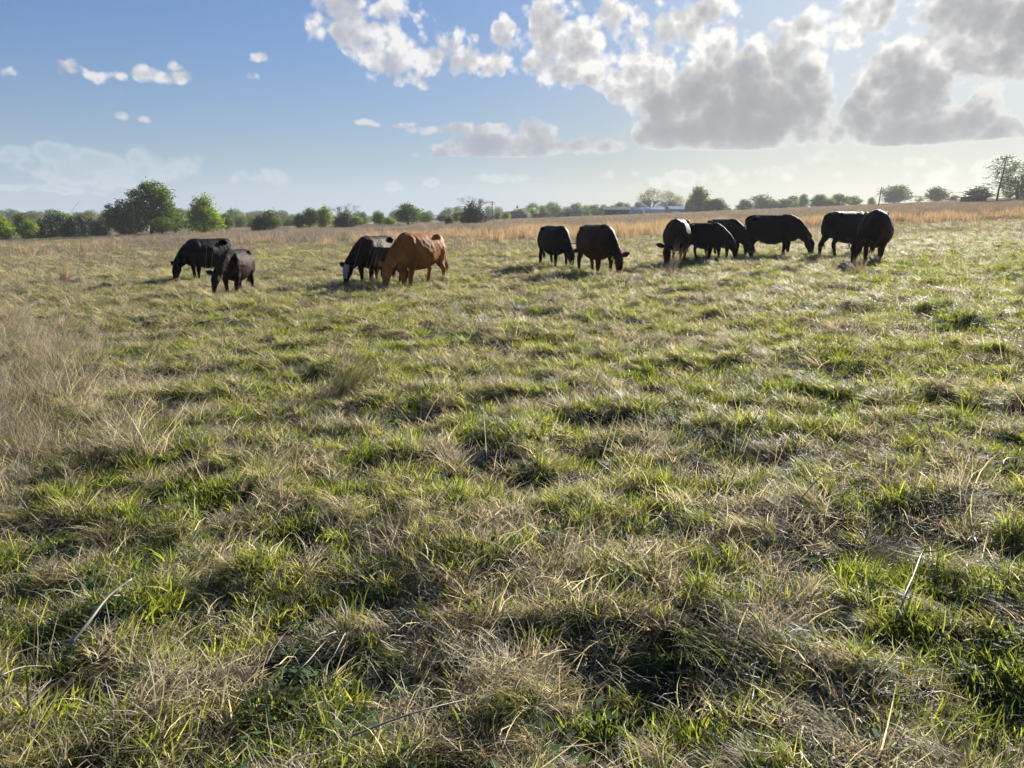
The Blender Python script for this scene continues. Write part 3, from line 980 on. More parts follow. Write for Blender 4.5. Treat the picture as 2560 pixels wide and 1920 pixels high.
M['leaf_oak'] = leaf_material('oak_leaf', (0.025, 0.048, 0.010), (0.09, 0.14, 0.028), .45, (2.1, 2.0, .6, 1))
M['leaf_fresh'] = leaf_material('fresh_leaf', (0.06, 0.10, 0.018), (0.19, 0.25, 0.045), .5, (2.1, 2.0, .6, 1))
M['leaf_cedar'] = leaf_material('cedar_leaf', (0.010, 0.020, 0.010), (0.025, 0.045, 0.018), .1)
M['leaf_grey'] = leaf_material('greygreen_leaf', (0.05, 0.075, 0.035), (0.12, 0.16, 0.07), .4)
M['leaf_bud'] = leaf_material('budding_leaf', (0.13, 0.12, 0.06), (0.24, 0.22, 0.10), .35)
M['bark'] = plain('bark', (0.075, 0.058, 0.045), 0.9, scale=6)
M['bark_grey'] = plain('grey_bark', (0.28, 0.25, 0.22), 0.9, scale=6)


def crown_mesh(name, mat, blobs, n, leaf, seed, hollow=0.35, flat=0.0):
    """leaf clumps scattered through lobes; blobs = (x, y, z, radius, squash)"""
    r = np.random.default_rng(seed)
    vol = np.array([b[3] ** 2.4 for b in blobs]); vol /= vol.sum()
    V, Fc, T = [], [], []
    which = r.choice(len(blobs), n, p=vol)
    for w in which:
        bx, by, bz, br, sq = blobs[w]
        d = r.normal(size=3); d /= np.linalg.norm(d)
        lump = 0.62 + 0.72 * vnoise(np.array([d[0] * 2.4 + w * 3.1]), np.array([d[2] * 2.4 + d[1] * 1.7 + seed]), 9)[0]
        rad = br * (hollow + (1 - hollow) * r.random() ** 0.45) * lump
        c = np.array([bx, by, bz]) + d * rad * np.array([1, 1, sq])
        # small sprays: two or three leaves fanning out of a point
        s = leaf * r.uniform(0.6, 1.4)
        for q in range(2):
            o = r.normal(size=3) * s * 0.6
            a = r.normal(size=3); a[2] *= 0.6; a /= np.linalg.norm(a)
            e = np.cross(a, r.normal(size=3)); e /= np.linalg.norm(e)
            p = c + o; n0 = len(V)
            V.extend([p - a * s * .5, p + e * s * .28, p + a * s * .55, p - e * s * .28])
            Fc.append((n0, n0 + 1, n0 + 2, n0 + 3))
            T.append(np.clip(0.5 + r.normal(0, .25), 0, 1))
    me = bpy.data.meshes.new(name); me.from_pydata([tuple(v) for v in V], [], Fc); me.materials.append(mat)
    at = me.attributes.new('tint', 'FLOAT', 'FACE'); at.data.foreach_set('value', T)
    me.update(); return me


def branch_mesh(name, mat, h, spread, seed, levels=4, trunk=0.045, forks=3, start=0.35, minr=0.010):
    """a tree skeleton of tapering tubes, height h"""
    r = random.Random(seed); b = MB()
    def grow(p, d, L, rad, lev):
        q = p + d * L * .5 + Vector((r.gauss(0, .03), r.gauss(0, .03), 0)) * L
        e = q + (d + Vector((r.gauss(0, .12), r.gauss(0, .12), .06))).normalized() * L * .5
        b.tube([p, q, e], [rad, rad * .8, max(minr, rad * .6)], 5 if lev > 1 else 7)
        if lev >= levels: return
        k = forks + (1 if r.random() < .4 else 0)
        for i in range(k):
            a = 2 * math.pi * (i + r.random() * .6) / k
            tilt = spread * r.uniform(.55, 1.15)
            s = d.orthogonal().normalized(); s.rotate(Matrix.Rotation(a, 3, d))
            nd = (d * math.cos(tilt) + s * math.sin(tilt)).normalized()
            grow(e if i else e, nd, L * r.uniform(.58, .78), rad * .6, lev + 1)
    grow(Vector((0, 0, -0.2)), Vector((r.gauss(0, .04), r.gauss(0, .04), 1)).normalized(), h * start, h * trunk, 1)
    return mesh_from(name, b.v, b.f, mat, True)


# prototypes, one metre of half width = unit; each is (crown mesh or None, trunk mesh, natural height, natural width)
def lobes(seed, n, w, h0, h1, r0, r1):
    r = random.Random(seed); out = []
    for i in range(n):
        t = i / max(1, n - 1)
        z = h0 + (h1 - h0) * t
        k = math.sin(math.pi * min(1, .18 + .82 * t) * .95) * w
        a = r.random() * 6.283
        out.append((math.cos(a) * k * r.uniform(.4, .8), math.sin(a) * k * r.uniform(.4, .8), z, r.uniform(r0, r1), .8))
    return out


KIND = {}
def proto(kind, crown_mat, blobs, n, leaf, trunkm, th, spread, seed, H, W, lv=3, hollow=.35, start=.35):
    bare = kind == 'bare'
    c = crown_mesh('crown', M[crown_mat], blobs, n, leaf, seed, hollow) if n else None
    t = branch_mesh('trunk', M[trunkm], th, spread, seed, lv, start=start, trunk=.026 if bare else .045, forks=2 if bare else 3, minr=.012)
    KIND.setdefault(kind, []).append((c, t, H, W))


for sd_ in range(3):
    proto('oak', 'leaf_oak', lobes(sd_, 13, 3.0, 2.2, 7.2, 1.4, 2.2) + [(0, 0, 4.5, 2.7, 1)], 2600, .42, 'bark', 7, .55, sd_, 9.0, 8.4)
    proto('fresh', 'leaf_fresh', lobes(sd_ + 9, 12, 2.6, 1.0, 6.0, 1.3, 2.0) + [(0, 0, 3.4, 2.5, 1)], 2200, .40, 'bark', 5.5, .6, sd_ + 4, 7.6, 7.6)
    proto('grey', 'leaf_grey', lobes(sd_ + 5, 11, 2.8, 1.8, 6.4, 1.2, 1.9) + [(0, 0, 3.8, 2.2, .9)], 1700, .42, 'bark_grey', 6.5, .6, sd_ + 8, 8.0, 8.0)
    cz = [(random.uniform(-.3, .3), random.uniform(-.3, .3), 1.2 + i * .72, (2.2, 2.3, 2.1, 1.8, 1.5, 1.1, .7)[i], .85) for i in range(7)] + [(random.uniform(-.8, .8), random.uniform(-.8, .8), 1.0 + i * .6, 1.5 - i * .14, .85) for i in range(6)]
    proto('cedar', 'leaf_cedar', cz, 2300, .34, 'bark', 5, .4, sd_ + 12, 7.0, 4.6)
proto('big_oak', 'leaf_oak', [(-1.8, 0, 7.6, 1.9, .8), (0.4, .5, 9.0, 2.4, .8), (2.3, -.4, 8.0, 2.0, .8), (2.7, .6, 6.2, 1.7, .8), (-2.9, .3, 5.6, 1.6, .8),
      (-1.4, -.8, 5.4, 2.1, .8), (1.1, .8, 5.8, 2.3, .8), (-2.0, 0, 3.0, 1.9, .8), (2.6, 0, 3.6, 1.9, .8), (0.3, 0, 3.2, 2.3, .8), (3.5, .3, 4.6, 1.1, .8), (-.3, .2, 10.2, 1.1, .7), (-2.4, -.4, 8.9, .9, .8)], 6500, .36, 'bark', 9.5, .5, 77, 11.2, 8.4, lv=4)
proto('side_oak', 'leaf_oak', [(-1.9, 0, 4.2, 1.3, .8), (0, 0, 4.9, 1.6, .8), (1.4, .3, 3.6, 1.7, .7), (-1.2, .3, 2.4, 2.0, .7), (2.4, 0, 2.0, 1.6, .7), (.6, -.4, 1.9, 2.2, .7), (-2.9, 0, 3.6, .7, .5), (-2.6, .2, 5.1, .6, .5)], 3600, .34, 'bark', 5, .6, 78, 6.4, 7.4)
proto('bright_bush', 'leaf_fresh', [(0, 0, 4.6, 2.0, .9), (-1.2, .2, 3.6, 1.9, .8), (1.4, 0, 3.2, 2.0, .8), (0, 0, 2.2, 2.6, .8), (2.4, .3, 1.8, 1.4, .8), (-2.3, 0, 1.7, 1.5, .8), (.6, .2, 6.0, 1.2, .9), (-.9, 0, 5.8, .8, .9)], 4200, .30, 'bark', 6.4, .42, 79, 7.2, 7.6, lv=4)
for sd_ in range(2):
    proto('bare', None, None, 0, 0, 'bark_grey', 9.0, .42, 31 + sd_, 10.5, 9.0, lv=7, start=.24)
    proto('budding', 'leaf_bud', lobes(60 + sd_, 14, 3.8, 4.2, 9.0, 1.0, 1.7), 1500, .26, 'bark_grey', 9.5, .40, 41 + sd_, 10.5, 9.6, lv=5, hollow=.2, start=.26)
pine_l = [(0.2 + .35 * math.sin(k * 2.1), .3 * math.cos(k * 1.7), 4.5 + k * .72, 1.35 - .04 * abs(k - 7), .55) for k in range(13)] + [(-1.7, .2, 7.4, .8, .6), (1.8, 0, 9.2, .9, .6), (-1.6, 0, 10.6, .8, .6), (1.7, .3, 12.2, .9, .6), (-1.5, 0, 5.4, .6, .6), (1.0, 0, 13.6, 1.0, .5)]
proto('pine', 'leaf_grey', pine_l, 850, .30, 'bark', 0.1, .5, 5, 14.6, 5.6, lv=1, hollow=.1)
proto('willow', 'leaf_grey', [(math.sin(k * 2.4) * 2.2, math.cos(k * 1.9) * 1.5, 1.4 + k * .55, 1.5 - .03 * k, 1.3) for k in range(18)] + [(1.2, 0, 11.4, .8, 1.5)], 3200, .34, 'bark_grey', 9, .35, 6, 12.6, 7.2, lv=4, hollow=.2)


def bounds(me):
    co = np.empty(len(me.vertices) * 3); me.vertices.foreach_get('co', co); co = co.reshape(-1, 3)
    return co


for k_, lst in KIND.items():
    for i_, (c_, t_, H_, W_) in enumerate(lst):
        co = np.concatenate([bounds(m_) for m_ in (c_, t_) if m_ is not None])
        top = float(np.percentile(co[:, 2], 99.7)); wid = float(np.percentile(co[:, 0], 98.5) - np.percentile(co[:, 0], 1.5))
        lst[i_] = (c_, t_, top, wid)


def tree(kind, px, top, width, dist, label, group=None, base=None, cat=None, name=None):
    lst = KIND[kind]
    c, t, H, W = lst[(int(px) * 7) % len(lst)]
    x, y = on_ray(px, dist)
    h = height_to(px, top, dist) + 0.1
    w = width / F * dist * 0.93
    z = tz(x, y) - 0.1
    nm = name or {'cedar': 'cedar_tree', 'bare': 'bare_tree', 'budding': 'budding_tree', 'pine': 'tall_tree', 'fresh': 'leafy_tree', 'bright_bush': 'large_bush'}.get(kind, 'tree')
    r = empty(nm, (x, y, z), random.Random(int(px)).uniform(0, 6.28) if kind not in ('big_oak', 'side_oak', 'bright_bush', 'pine') else 0)
    r.scale = (w / W, w / W, h / H)
    tag(r, label, cat or ('bush' if kind == 'bright_bush' else 'tree'), group)
    if c is not None: obj('crown', c, r)
    tr = obj('trunk', t, r)
    if kind == 'pine':
        tr.data = M_pine
    return r


pm = MB(); pm.tube([(0, 0, -.3), (.1, 0, 4), (.35, 0, 8), (.5, 0, 12), (.6, 0, 14)], [.15, .12, .09, .06, .03], 8)
for k in range(14):
    z = 4.5 + k * .68; a = k * 2.4; L = 1.7 - .03 * k
    pm.tube([(.1 + z * .03, 0, z - .3), (.1 + z * .03 + math.cos(a) * L * .5, math.sin(a) * L * .5, z), (.1 + z * .03 + math.cos(a) * L, math.sin(a) * L, z + .5)], [.07, .05, .02], 5)
M_pine = mesh_from('trunk', pm.v, pm.f, M['bark'], True)

G1 = 'trees along the left edge of the pasture'; G2 = 'trees scattered across the middle skyline'; G3 = 'trees round the farm buildings'; G4 = 'trees along the right skyline'
T = tree
T('fresh', 4, 540, 52, 130, 'bright leafy tree cut by the left edge of the photo', G1)
T('oak', 52, 532, 42, 140, 'small round dark tree second from the left edge', G1)
T('fresh', 72, 549, 40, 128, 'low bright bush in front of the small round tree near the left edge', G1)
for i, (px, top, w) in enumerate(((100, 547, 34), (122, 541, 40), (150, 538, 42), (176, 543, 40), (200, 540, 40), (226, 546, 38), (250, 548, 36))):
    T('cedar', px, top, w, 133 + (i % 3) * 3, 'dark cedar, number %s from the left in the low dark row' % ('one two three four five six seven'.split()[i]), G1)
T('grey', 140, 527, 54, 160, 'pale green tree rising behind the third dark cedar', G1)
T('fresh', 168, 533, 40, 165, 'narrow light green tree behind the dark cedar row', G1)
T('grey', 196, 536, 46, 158, 'grey green tree behind the fifth dark cedar', G1)
T('budding', 232, 524, 46, 150, 'thinly leafed tree between the cedar row and the dense dark tree', G1)
T('grey', 258, 538, 38, 150, 'small grey green tree just left of the dense dark tree', G1)
T('side_oak', 308, 502, 94, 128, 'dense dark green tree leaning on the left side of the tallest tree', G1)
T('big_oak', 376, 455, 112, 132, 'tallest broad green tree of the left group', G1)
T('oak', 402, 543, 56, 124, 'low bush at the foot of the tallest left tree', G1, cat='bush', name='bush')
T('oak', 436, 518, 52, 136, 'ragged tree in the gap between the tallest tree and the bright bush', G1)
T('bright_bush', 508, 487, 88, 126, 'large bright yellow green bush with an upright twig', G1)
T('oak', 566, 534, 40, 150, 'small tree right of the large bright bush', G1)
T('oak', 600, 541, 40, 230, 'distant dark tree beyond the small tree right of the bright bush', G1)
T('oak', 622, 543, 34, 240, 'distant low dark tree left of the squat cedar', G1)
T('cedar', 646, 541, 38, 128, 'squat dark cedar touching a grey green tree', G2)
T('grey', 678, 525, 52, 130, 'grey green round tree beside the squat cedar', G2)
T('oak', 722, 546, 34, 230, 'low distant tree left of the pair of round trees', G2)
T('oak', 744, 541, 28, 150, 'little tree at the foot of the left one of two round trees', G2)
T('grey', 748, 532, 18, 150, 'thin pale tree just left of the pair of round trees', G2)
T('oak', 772, 520, 46, 150, 'left one of a pair of round green trees', G2)
T('fresh', 812, 515, 40, 150, 'right one of a pair of round green trees', G2)
T('bare', 860, 509, 50, 142, 'leafless grey tree standing out of a dark cedar, left of the middle', G2)
T('cedar', 858, 533, 52, 138, 'dark cedar at the foot of the left leafless tree', G2)
T('fresh', 890, 541, 36, 160, 'bright low bush right of the left leafless tree', G2, cat='bush', name='bush')
T('grey', 908, 530, 26, 260, 'hazy blue green distant tree', G2)
T('oak', 948, 532, 40, 165, 'dark tree behind a light bush left of the round oak', G2)
T('fresh', 972, 543, 34, 160, 'light bush between the dark tree and the round oak', G2, cat='bush', name='bush')
T('oak', 1020, 509, 62, 142, 'round oak standing alone at the centre left skyline', G2)
T('oak', 1062, 530, 32, 170, 'small tree right of the round oak', G2)
T('grey', 1108, 535, 40, 190, 'pale tree behind the tiny cedar', G2)
T('cedar', 1122, 541, 20, 140, 'tiny pointed cedar in front of the pale tree', G2)
T('fresh', 1142, 528, 24, 170, 'narrow bright tree left of the broad dark cedar', G2)
T('cedar', 1180, 506, 62, 136, 'broad dark cedar with bare twigs above it', G2)
T('bare', 1188, 489, 62, 142, 'leafless tree rising over the broad dark cedar', G2)
T('oak', 1244, 529, 22, 251, 'small dark round tree left of the gabled shed', G3)
T('fresh', 1266, 528, 22, 238, 'small light tree touching the left end of the gabled shed', G3)
far_t = [('oak', 1306, 521, 40), ('fresh', 1332, 519, 32), ('grey', 1358, 514, 24), ('fresh', 1378, 529, 34), ('grey', 1392, 514, 38), ('grey', 1418, 517, 34), ('grey', 1443, 507, 32),
         ('fresh', 1464, 513, 36), ('grey', 1488, 511, 30), ('oak', 1508, 511, 24), ('oak', 1530, 514, 24), ('oak', 1550, 505, 32), ('grey', 1568, 508, 24), ('oak', 1596, 505, 30)]
farlab = ['dark tree behind the gabled shed roof', 'light tree between the gabled shed and the brown shed', 'bluish distant tree above the brown shed', 'bright bush right of the brown shed',
          'pale tree above the bright bush', 'grey green tree left of the grey shed', 'tallest pale round tree over the grey shed', 'light green tree right of the grey shed',
          'grey green tree halfway between grey shed and barn', 'dark upright tree left of the barn', 'dark tree touching the left end of the barn roof', 'dark tree rising over the barn ridge',
          'pale tree over the barn gable', 'dark round tree left of the big budding tree']
for (k, px, top, w), lab in zip(far_t, farlab):
    T(k, px, top, w, 310 + (px % 5) * 8, lab, G3)
T('budding', 1628, 470, 66, 297, 'larger of two fan shaped trees with bare budding branches behind the blue roofs', G3)
T('budding', 1668, 476, 56, 304, 'smaller fan shaped budding tree, on the right of the larger one', G3)
T('budding', 1696, 489, 34, 310, 'small thin leafed tree above the blue roof end', G3)
T('oak', 1746, 467, 50, 251, 'tall dark green tree beside the collapsed shed', G3)
T('oak', 1722, 497, 26, 257, 'small tree left of the tall dark one by the collapsed shed', G3)
T('fresh', 1768, 496, 34, 248, 'light tree at the foot of the tall dark one', G3)
T('oak', 1792, 496, 44, 246, 'round low tree right of the collapsed shed', G3)
rt = [('grey', 1862, 498, 40), ('grey', 1900, 487, 56), ('oak', 1928, 499, 26), ('grey', 1956, 497, 46), ('grey', 1980, 489, 36), ('oak', 2006, 485, 24), ('oak', 2044, 486, 44), ('fresh', 2072, 497, 30),
      ('oak', 2094, 485, 46), ('grey', 2130, 490, 40), ('fresh', 2176, 493, 22), ('oak', 2232, 464, 84), ('budding', 2290, 489, 30), ('oak', 2338, 467, 52), ('grey', 2380, 488, 26), ('grey', 2438, 466, 72), ('grey', 2560, 455, 60)]
rlab = ['leftmost pale tree of the right hand row', 'widest pale tree at the left of the right hand row', 'small dark tree on the right shoulder of the widest pale tree', 'pale tree right of the small dark one',
        'pale tree with a rounded top, fifth in the right hand row', 'slim dark tree with a pointed top', 'compact dark tree in the middle of the right hand row', 'low bright bush between two compact dark trees',
        'second compact dark tree, right of the low bright bush', 'faint pale tree right of the compact dark trees', 'small bright bush left of the utility pole', 'broad dark tree touching the utility pole',
        'thin faint tree right of the broad dark tree', 'lone round tree on the right skyline', 'faint small tree right of the lone round one', 'spreading pale tree over the low shed roof at the right', 'low pale tree at the right edge of the photo']
for (k, px, top, w), lab in zip(rt, rlab):
    T(k, px, top, w, (285 if px < 2400 else 175) + (px % 7) * 7, lab, G4)
T('pine', 2486, 389, 78, 165, 'tall sparse open crowned tree on the right skyline', G4)
T('willow', 2536, 406, 74, 168, 'drooping feathery tree right of the tall sparse one', G4)
T('willow', 2570, 402, 66, 160, 'feathery tree cut by the right edge of the photo', G4)


def woodland():
    """the far tree lines beyond the pasture, too distant to count"""
    r = np.random.default_rng(3)
    protos = [m_ for k_ in ('oak', 'grey') for (m_, _, _, _) in KIND[k_]]
    px = r.uniform(-500, 3000, 330)
    dist = r.uniform(420, 620, 330)
    xs = (px - 1280) / F * dist
    s = np.where(xs < 60, r.uniform(0.7, 1.3, 330), r.uniform(.5, .9, 330))
    s = np.where(px < 900, s * 1.15, s) * np.where(px > 1380, 0.5, 1.0)
    instance_field('woodland', protos, xs, dist, r.integers(0, len(protos), 330), s * 1.2, s, r.random(330), 0.0, 'low dark woodland along the far horizon')
    bpy.data.objects['woodland']['category'] = 'woodland'


woodland()

# ------------------------------------------------------------------ farm buildings beyond the crest
M['tin_grey'] = plain('grey_tin', (0.10, 0.10, 0.105), 0.85, 0.3, 1.2, 0.0, 0.15)
M['tin_blue'] = plain('blue_tin', (0.14, 0.25, 0.46), 0.75, 0.15, 0.8, 0.0, 0.2)
M['tin_rust'] = plain('rusty_tin', (0.14, 0.075, 0.05), 0.8, 0.5, 1.5)
M['board_grey'] = plain('weathered_board', (0.22, 0.20, 0.18), 0.9, 0.3, 2.5)
M['board_brown'] = plain('brown_board', (0.16, 0.09, 0.06), 0.9, 0.3, 2.5)
M['siding'] = plain('pale_siding', (0.45, 0.46, 0.45), 0.8, 0.12, 1.0)
M['shade'] = plain('interior_shade', (0.03, 0.028, 0.026), 0.9)  # near-black colour standing in for the shade inside the sheds
M['trim'] = plain('cream_trim', (0.62, 0.56, 0.45), 0.7, 0.1)
M['paint_white'] = plain('white_paint', (0.72, 0.72, 0.70), 0.3, 0.05, 1, 0, .5)
M['paint_tan'] = plain('tan_paint', (0.30, 0.27, 0.21), 0.4, 0.1)
M['paint_red'] = plain('old_red_paint', (0.22, 0.05, 0.04), 0.6, 0.2)
M['window'] = plain('window_glass', (0.03, 0.035, 0.04), 0.08, 0.1, 1, 0, .6)
M['tyre'] = plain('tyre_rubber', (0.02, 0.02, 0.02), 0.8)
M['metal'] = plain('galvanised', (0.35, 0.36, 0.37), 0.4, 0.1, 3, 0.6)
M['pole_wood'] = plain('pole_wood', (0.13, 0.105, 0.085), 0.9)
M['flag'] = plain('faded_flag', (0.55, 0.16, 0.15), 0.8)
M['flag_white'] = plain('flag_white', (0.7, 0.7, 0.7), 0.8)


def spot(px0, px1, dist):
    xa, _ = on_ray(px0, dist); xb, _ = on_ray(px1, dist)
    return 0.5 * (xa + xb), xb - xa


def building(name, label, px0, px1, ridge, eave, dist, roof, wall, shape='gable', depth=6.0, bays=0, doors=(), windows=(), cat='shed'):
    """ridge and eave are photograph rows; shape gable | flat | hip; doors, windows = (left, right, sill, head) as fractions"""
    cx, w = spot(px0, px1, dist); pm_ = 0.5 * (px0 + px1)
    hr_, he = height_to(pm_, ridge, dist), height_to(pm_, eave, dist)
    r = empty(name, (cx, dist, tz(cx, dist))); tag(r, label, cat, 'farm buildings beyond the crest')
    hw, d = w / 2, depth
    b = MB()
    if bays:                                   # open front: back and end walls only
        b.box(-hw + .1, hw - .1, d - .15, d, -.5, he); b.box(-hw + .1, -hw + .25, 0.2, d - .15, -.5, he); b.box(hw - .25, hw - .1, 0.2, d - .15, -.5, he)
        b.build('wall', M[wall], r)
        for k in range(bays + 1):
            x = -hw + .15 + (2 * hw - .3) * k / bays
            p = MB(); p.box(x - .08, x + .08, 0.0, .16, -.5, he - .06); p.build('post', M['pole_wood'], r)
        f = MB(); f.box(-hw + .3, hw - .3, d - .19, d - .16, -.4, he - .1); f.build('shade_panel', M['shade'], r)  # dark sheet before the back wall: the shade of the open front, painted
    else:
        b.box(-hw + .1, hw - .1, .1, d - .1, -.5, he); wl = b.build('wall', M[wall], r)
        n = int(min(26, max(4, w / .6)))
        for k in range(n):                      # boards or sheets, each proud by its own amount
            x0 = -hw + .1 + (2 * hw - .2) * k / n; x1 = -hw + .1 + (2 * hw - .2) * (k + 1) / n
            p = MB(); p.box(x0 + .02, x1 - .02, .10 - .03 - .02 * ((k * 7) % 3), .099, -.5, he - .02); p.build('board', M[wall], wl)
    for (a, c, s, h) in doors:
        q = MB(); q.box(-hw + w * a, -hw + w * c, -.02, .02, -.4, he * h); dr = q.build('door', M['shade'], r)
        q = MB(); q.box(-hw + w * c - .16, -hw + w * c - .10, -.06, -.02, he * .35, he * .42); q.build('handle', M['metal'], dr)
    for (a, c, s, h) in windows:
        q = MB(); q.box(-hw + w * a, -hw + w * c, -.03, .02, he * s, he * h); wn = q.build('window', M['trim'], r)
        q = MB(); q.box(-hw + w * a + .06, -hw + w * c - .06, -.045, -.03, he * s + .06, he * h - .06); q.build('pane', M['window'], wn)
    ov = .35
    g = MB()
    if shape == 'gable':
        t = .10
        for s in (0, 1):
            y0, y1 = (-ov, d / 2) if s == 0 else (d + ov, d / 2)
            vs = [(-hw - ov, y0, he - .05), (hw + ov, y0, he - .05), (hw + ov, y1, hr_), (-hw - ov, y1, hr_)]
            g.add(vs + [(x, y, z + t) for x, y, z in vs], [(0, 1, 2, 3), (4, 7, 6, 5), (0, 4, 5, 1), (1, 5, 6, 2), (2, 6, 7, 3), (3, 7, 4, 0)])
        rf = g.build('roof', M[roof], r)
        for s in (-1, 1):
            q = MB(); x = s * (hw - .12)
            q.add([(x - .04, .1, he), (x - .04, d - .1, he), (x - .04, d / 2, hr_ - .05), (x + .04, .1, he), (x + .04, d - .1, he), (x + .04, d / 2, hr_ - .05)],
                  [(0, 1, 2), (3, 5, 4), (0, 3, 4, 1), (1, 4, 5, 2), (2, 5, 3, 0)])
            q.build('gable_end', M[wall], r)
        n = int(max(4, min(22, w / .7)))
        for k in range(1, n):                   # standing seams
            x = -hw - ov + (w + 2 * ov) * k / n; q = MB()
            q.tube([(x, -ov, he + .06), (x, d / 2, hr_ + .11)], .022, 4); q.build('seam', M[roof], rf)
    elif shape == 'hip':
        k = min(hw * .55, d * .5)
        vs = [(-hw - ov, -ov, he), (hw + ov, -ov, he), (hw + ov, d + ov, he), (-hw - ov, d + ov, he), (-hw + k, d / 2, hr_), (hw - k, d / 2, hr_)]
        g.add(vs, [(0, 1, 5, 4), (1, 2, 5), (2, 3, 4, 5), (3, 0, 4), (3, 2, 1, 0)]); rf = g.build('roof', M[roof], r)
        for j in range(1, 12):
            x = -hw + k + (2 * hw - 2 * k) * j / 12; q = MB(); q.tube([(x, -ov, he + .03), (x, d / 2, hr_ + .03)], .035, 4); q.build('seam', M[roof], rf)
    else:
        vs = [(-hw - ov, -ov, hr_), (hw + ov, -ov, hr_), (hw + ov, d, he + .02), (-hw - ov, d, he + .02)]
        g.add(vs + [(x, y, z + .12) for x, y, z in vs], [(0, 1, 2, 3), (4, 7, 6, 5), (0, 4, 5, 1), (1, 5, 6, 2), (2, 6, 7, 3), (3, 7, 4, 0)])
        rf = g.build('roof', M[roof], r)
    q = MB(); q.box(-hw - ov, hw + ov, -ov - .06, -ov - .01, (he if shape != 'flat' else hr_) - .12, (he if shape != 'flat' else hr_) + .08); q.build('fascia', M['trim' if shape == 'hip' else roof], r)
    return r


building('shed', 'small dark shed with a grey gabled roof at the left end of the farm', 1272, 1316, 529, 539, 257, 'tin_grey', 'board_brown', 'gable', 5, doors=((.1, .3, 0, .8),))
building('low_shed', 'low brown flat roofed shed right of the gabled one', 1331, 1364, 535, 537, 251, 'tin_rust', 'board_brown', 'flat', 4, doors=((.45, .6, 0, .8),))
building('tool_shed', 'grey flat roofed shed with a dark open left end', 1409, 1455, 530, 532, 253, 'tin_grey', 'board_grey', 'flat', 4.5, doors=((.05, .30, 0, .92),))
building('barn', 'open fronted barn with a weathered gable and something pale parked inside', 1511, 1574, 517, 524.5, 251, 'tin_grey', 'board_grey', 'gable', 7, bays=4, cat='barn')
building('long_shed', 'long low building with a blue metal roof right of the barn', 1572, 1660, 517.5, 524, 284, 'tin_blue', 'siding', 'gable', 8, windows=((.1, .16, .35, .8), (.3, .36, .35, .8), (.55, .61, .35, .8)), doors=((.42, .48, 0, .9),), cat='farm building')
building('farmhouse', 'taller house with a blue hipped roof in the middle of the farm', 1634, 1712, 508, 519, 306, 'tin_blue', 'siding', 'hip', 9, windows=((.15, .22, .4, .8), (.6, .67, .4, .8)), doors=((.4, .47, 0, .85),), cat='house')
building('workshop', 'blue roofed workshop between the house and the collapsed shed', 1676, 1724, 516, 523.5, 271, 'tin_blue', 'board_grey', 'gable', 7, doors=((.1, .35, 0, .85),), windows=((.6, .7, .4, .8),), cat='workshop')
building('low_shelter', 'long dark low shelter under the spreading tree at the right', 2422, 2462, 492, 494, 158, 'tin_grey', 'board_brown', 'flat', 4, bays=4)
building('distant_house', 'low grey roofed building far off between the trees at the left', 690, 732, 553, 557, 235, 'tin_grey', 'siding', 'gable', 7, windows=((.2, .3, .3, .8), (.6, .7, .3, .8)), cat='house')

# the collapsed shed: leaning rusty sheets over broken posts
cx, w = spot(1714, 1762, 250)
r = empty('collapsed_shed', (cx, 250, tz(cx, 250))); tag(r, 'collapsed shed of rusty sheets leaning under the tall dark green tree', 'shed', 'farm buildings beyond the crest')
H = height_to(1738, 513, 250)
rr = random.Random(4)
for k in range(8):
    x = -w / 2 + w * (k + .5) / 8; top = H * (0.95 - .05 * k + rr.uniform(-.05, .05))
    b = MB(); dx = .5
    vs = [(x - .38 - dx, -1.2, .3), (x + .3 - dx, -1.2 + rr.uniform(-.2, .2), .2), (x + .38, 1.6, top), (x - .30, 1.6, top - .1)]
    b.add(vs + [(a, c, d + .05) for a, c, d in vs], [(0, 1, 2, 3), (4, 7, 6, 5), (0, 4, 5, 1), (1, 5, 6, 2), (2, 6, 7, 3), (3, 7, 4, 0)])
    b.build('roof_sheet', M['tin_rust'], r)
for k in range(5):
    x = -w / 2 + w * (k + .3) / 5; b = MB(); b.tube([(x, 1.7, -.4), (x + rr.uniform(-.3, .3), 1.7, H * .85 - k * .18)], .08, 5); b.build('post', M['pole_wood'], r)
b = MB(); b.box(-w / 2, w / 2, 1.75, 1.85, .0, H * .55); b.build('shade_wall', M['shade'], r)  # shade beneath the leaning sheets, put into the colour of this wall


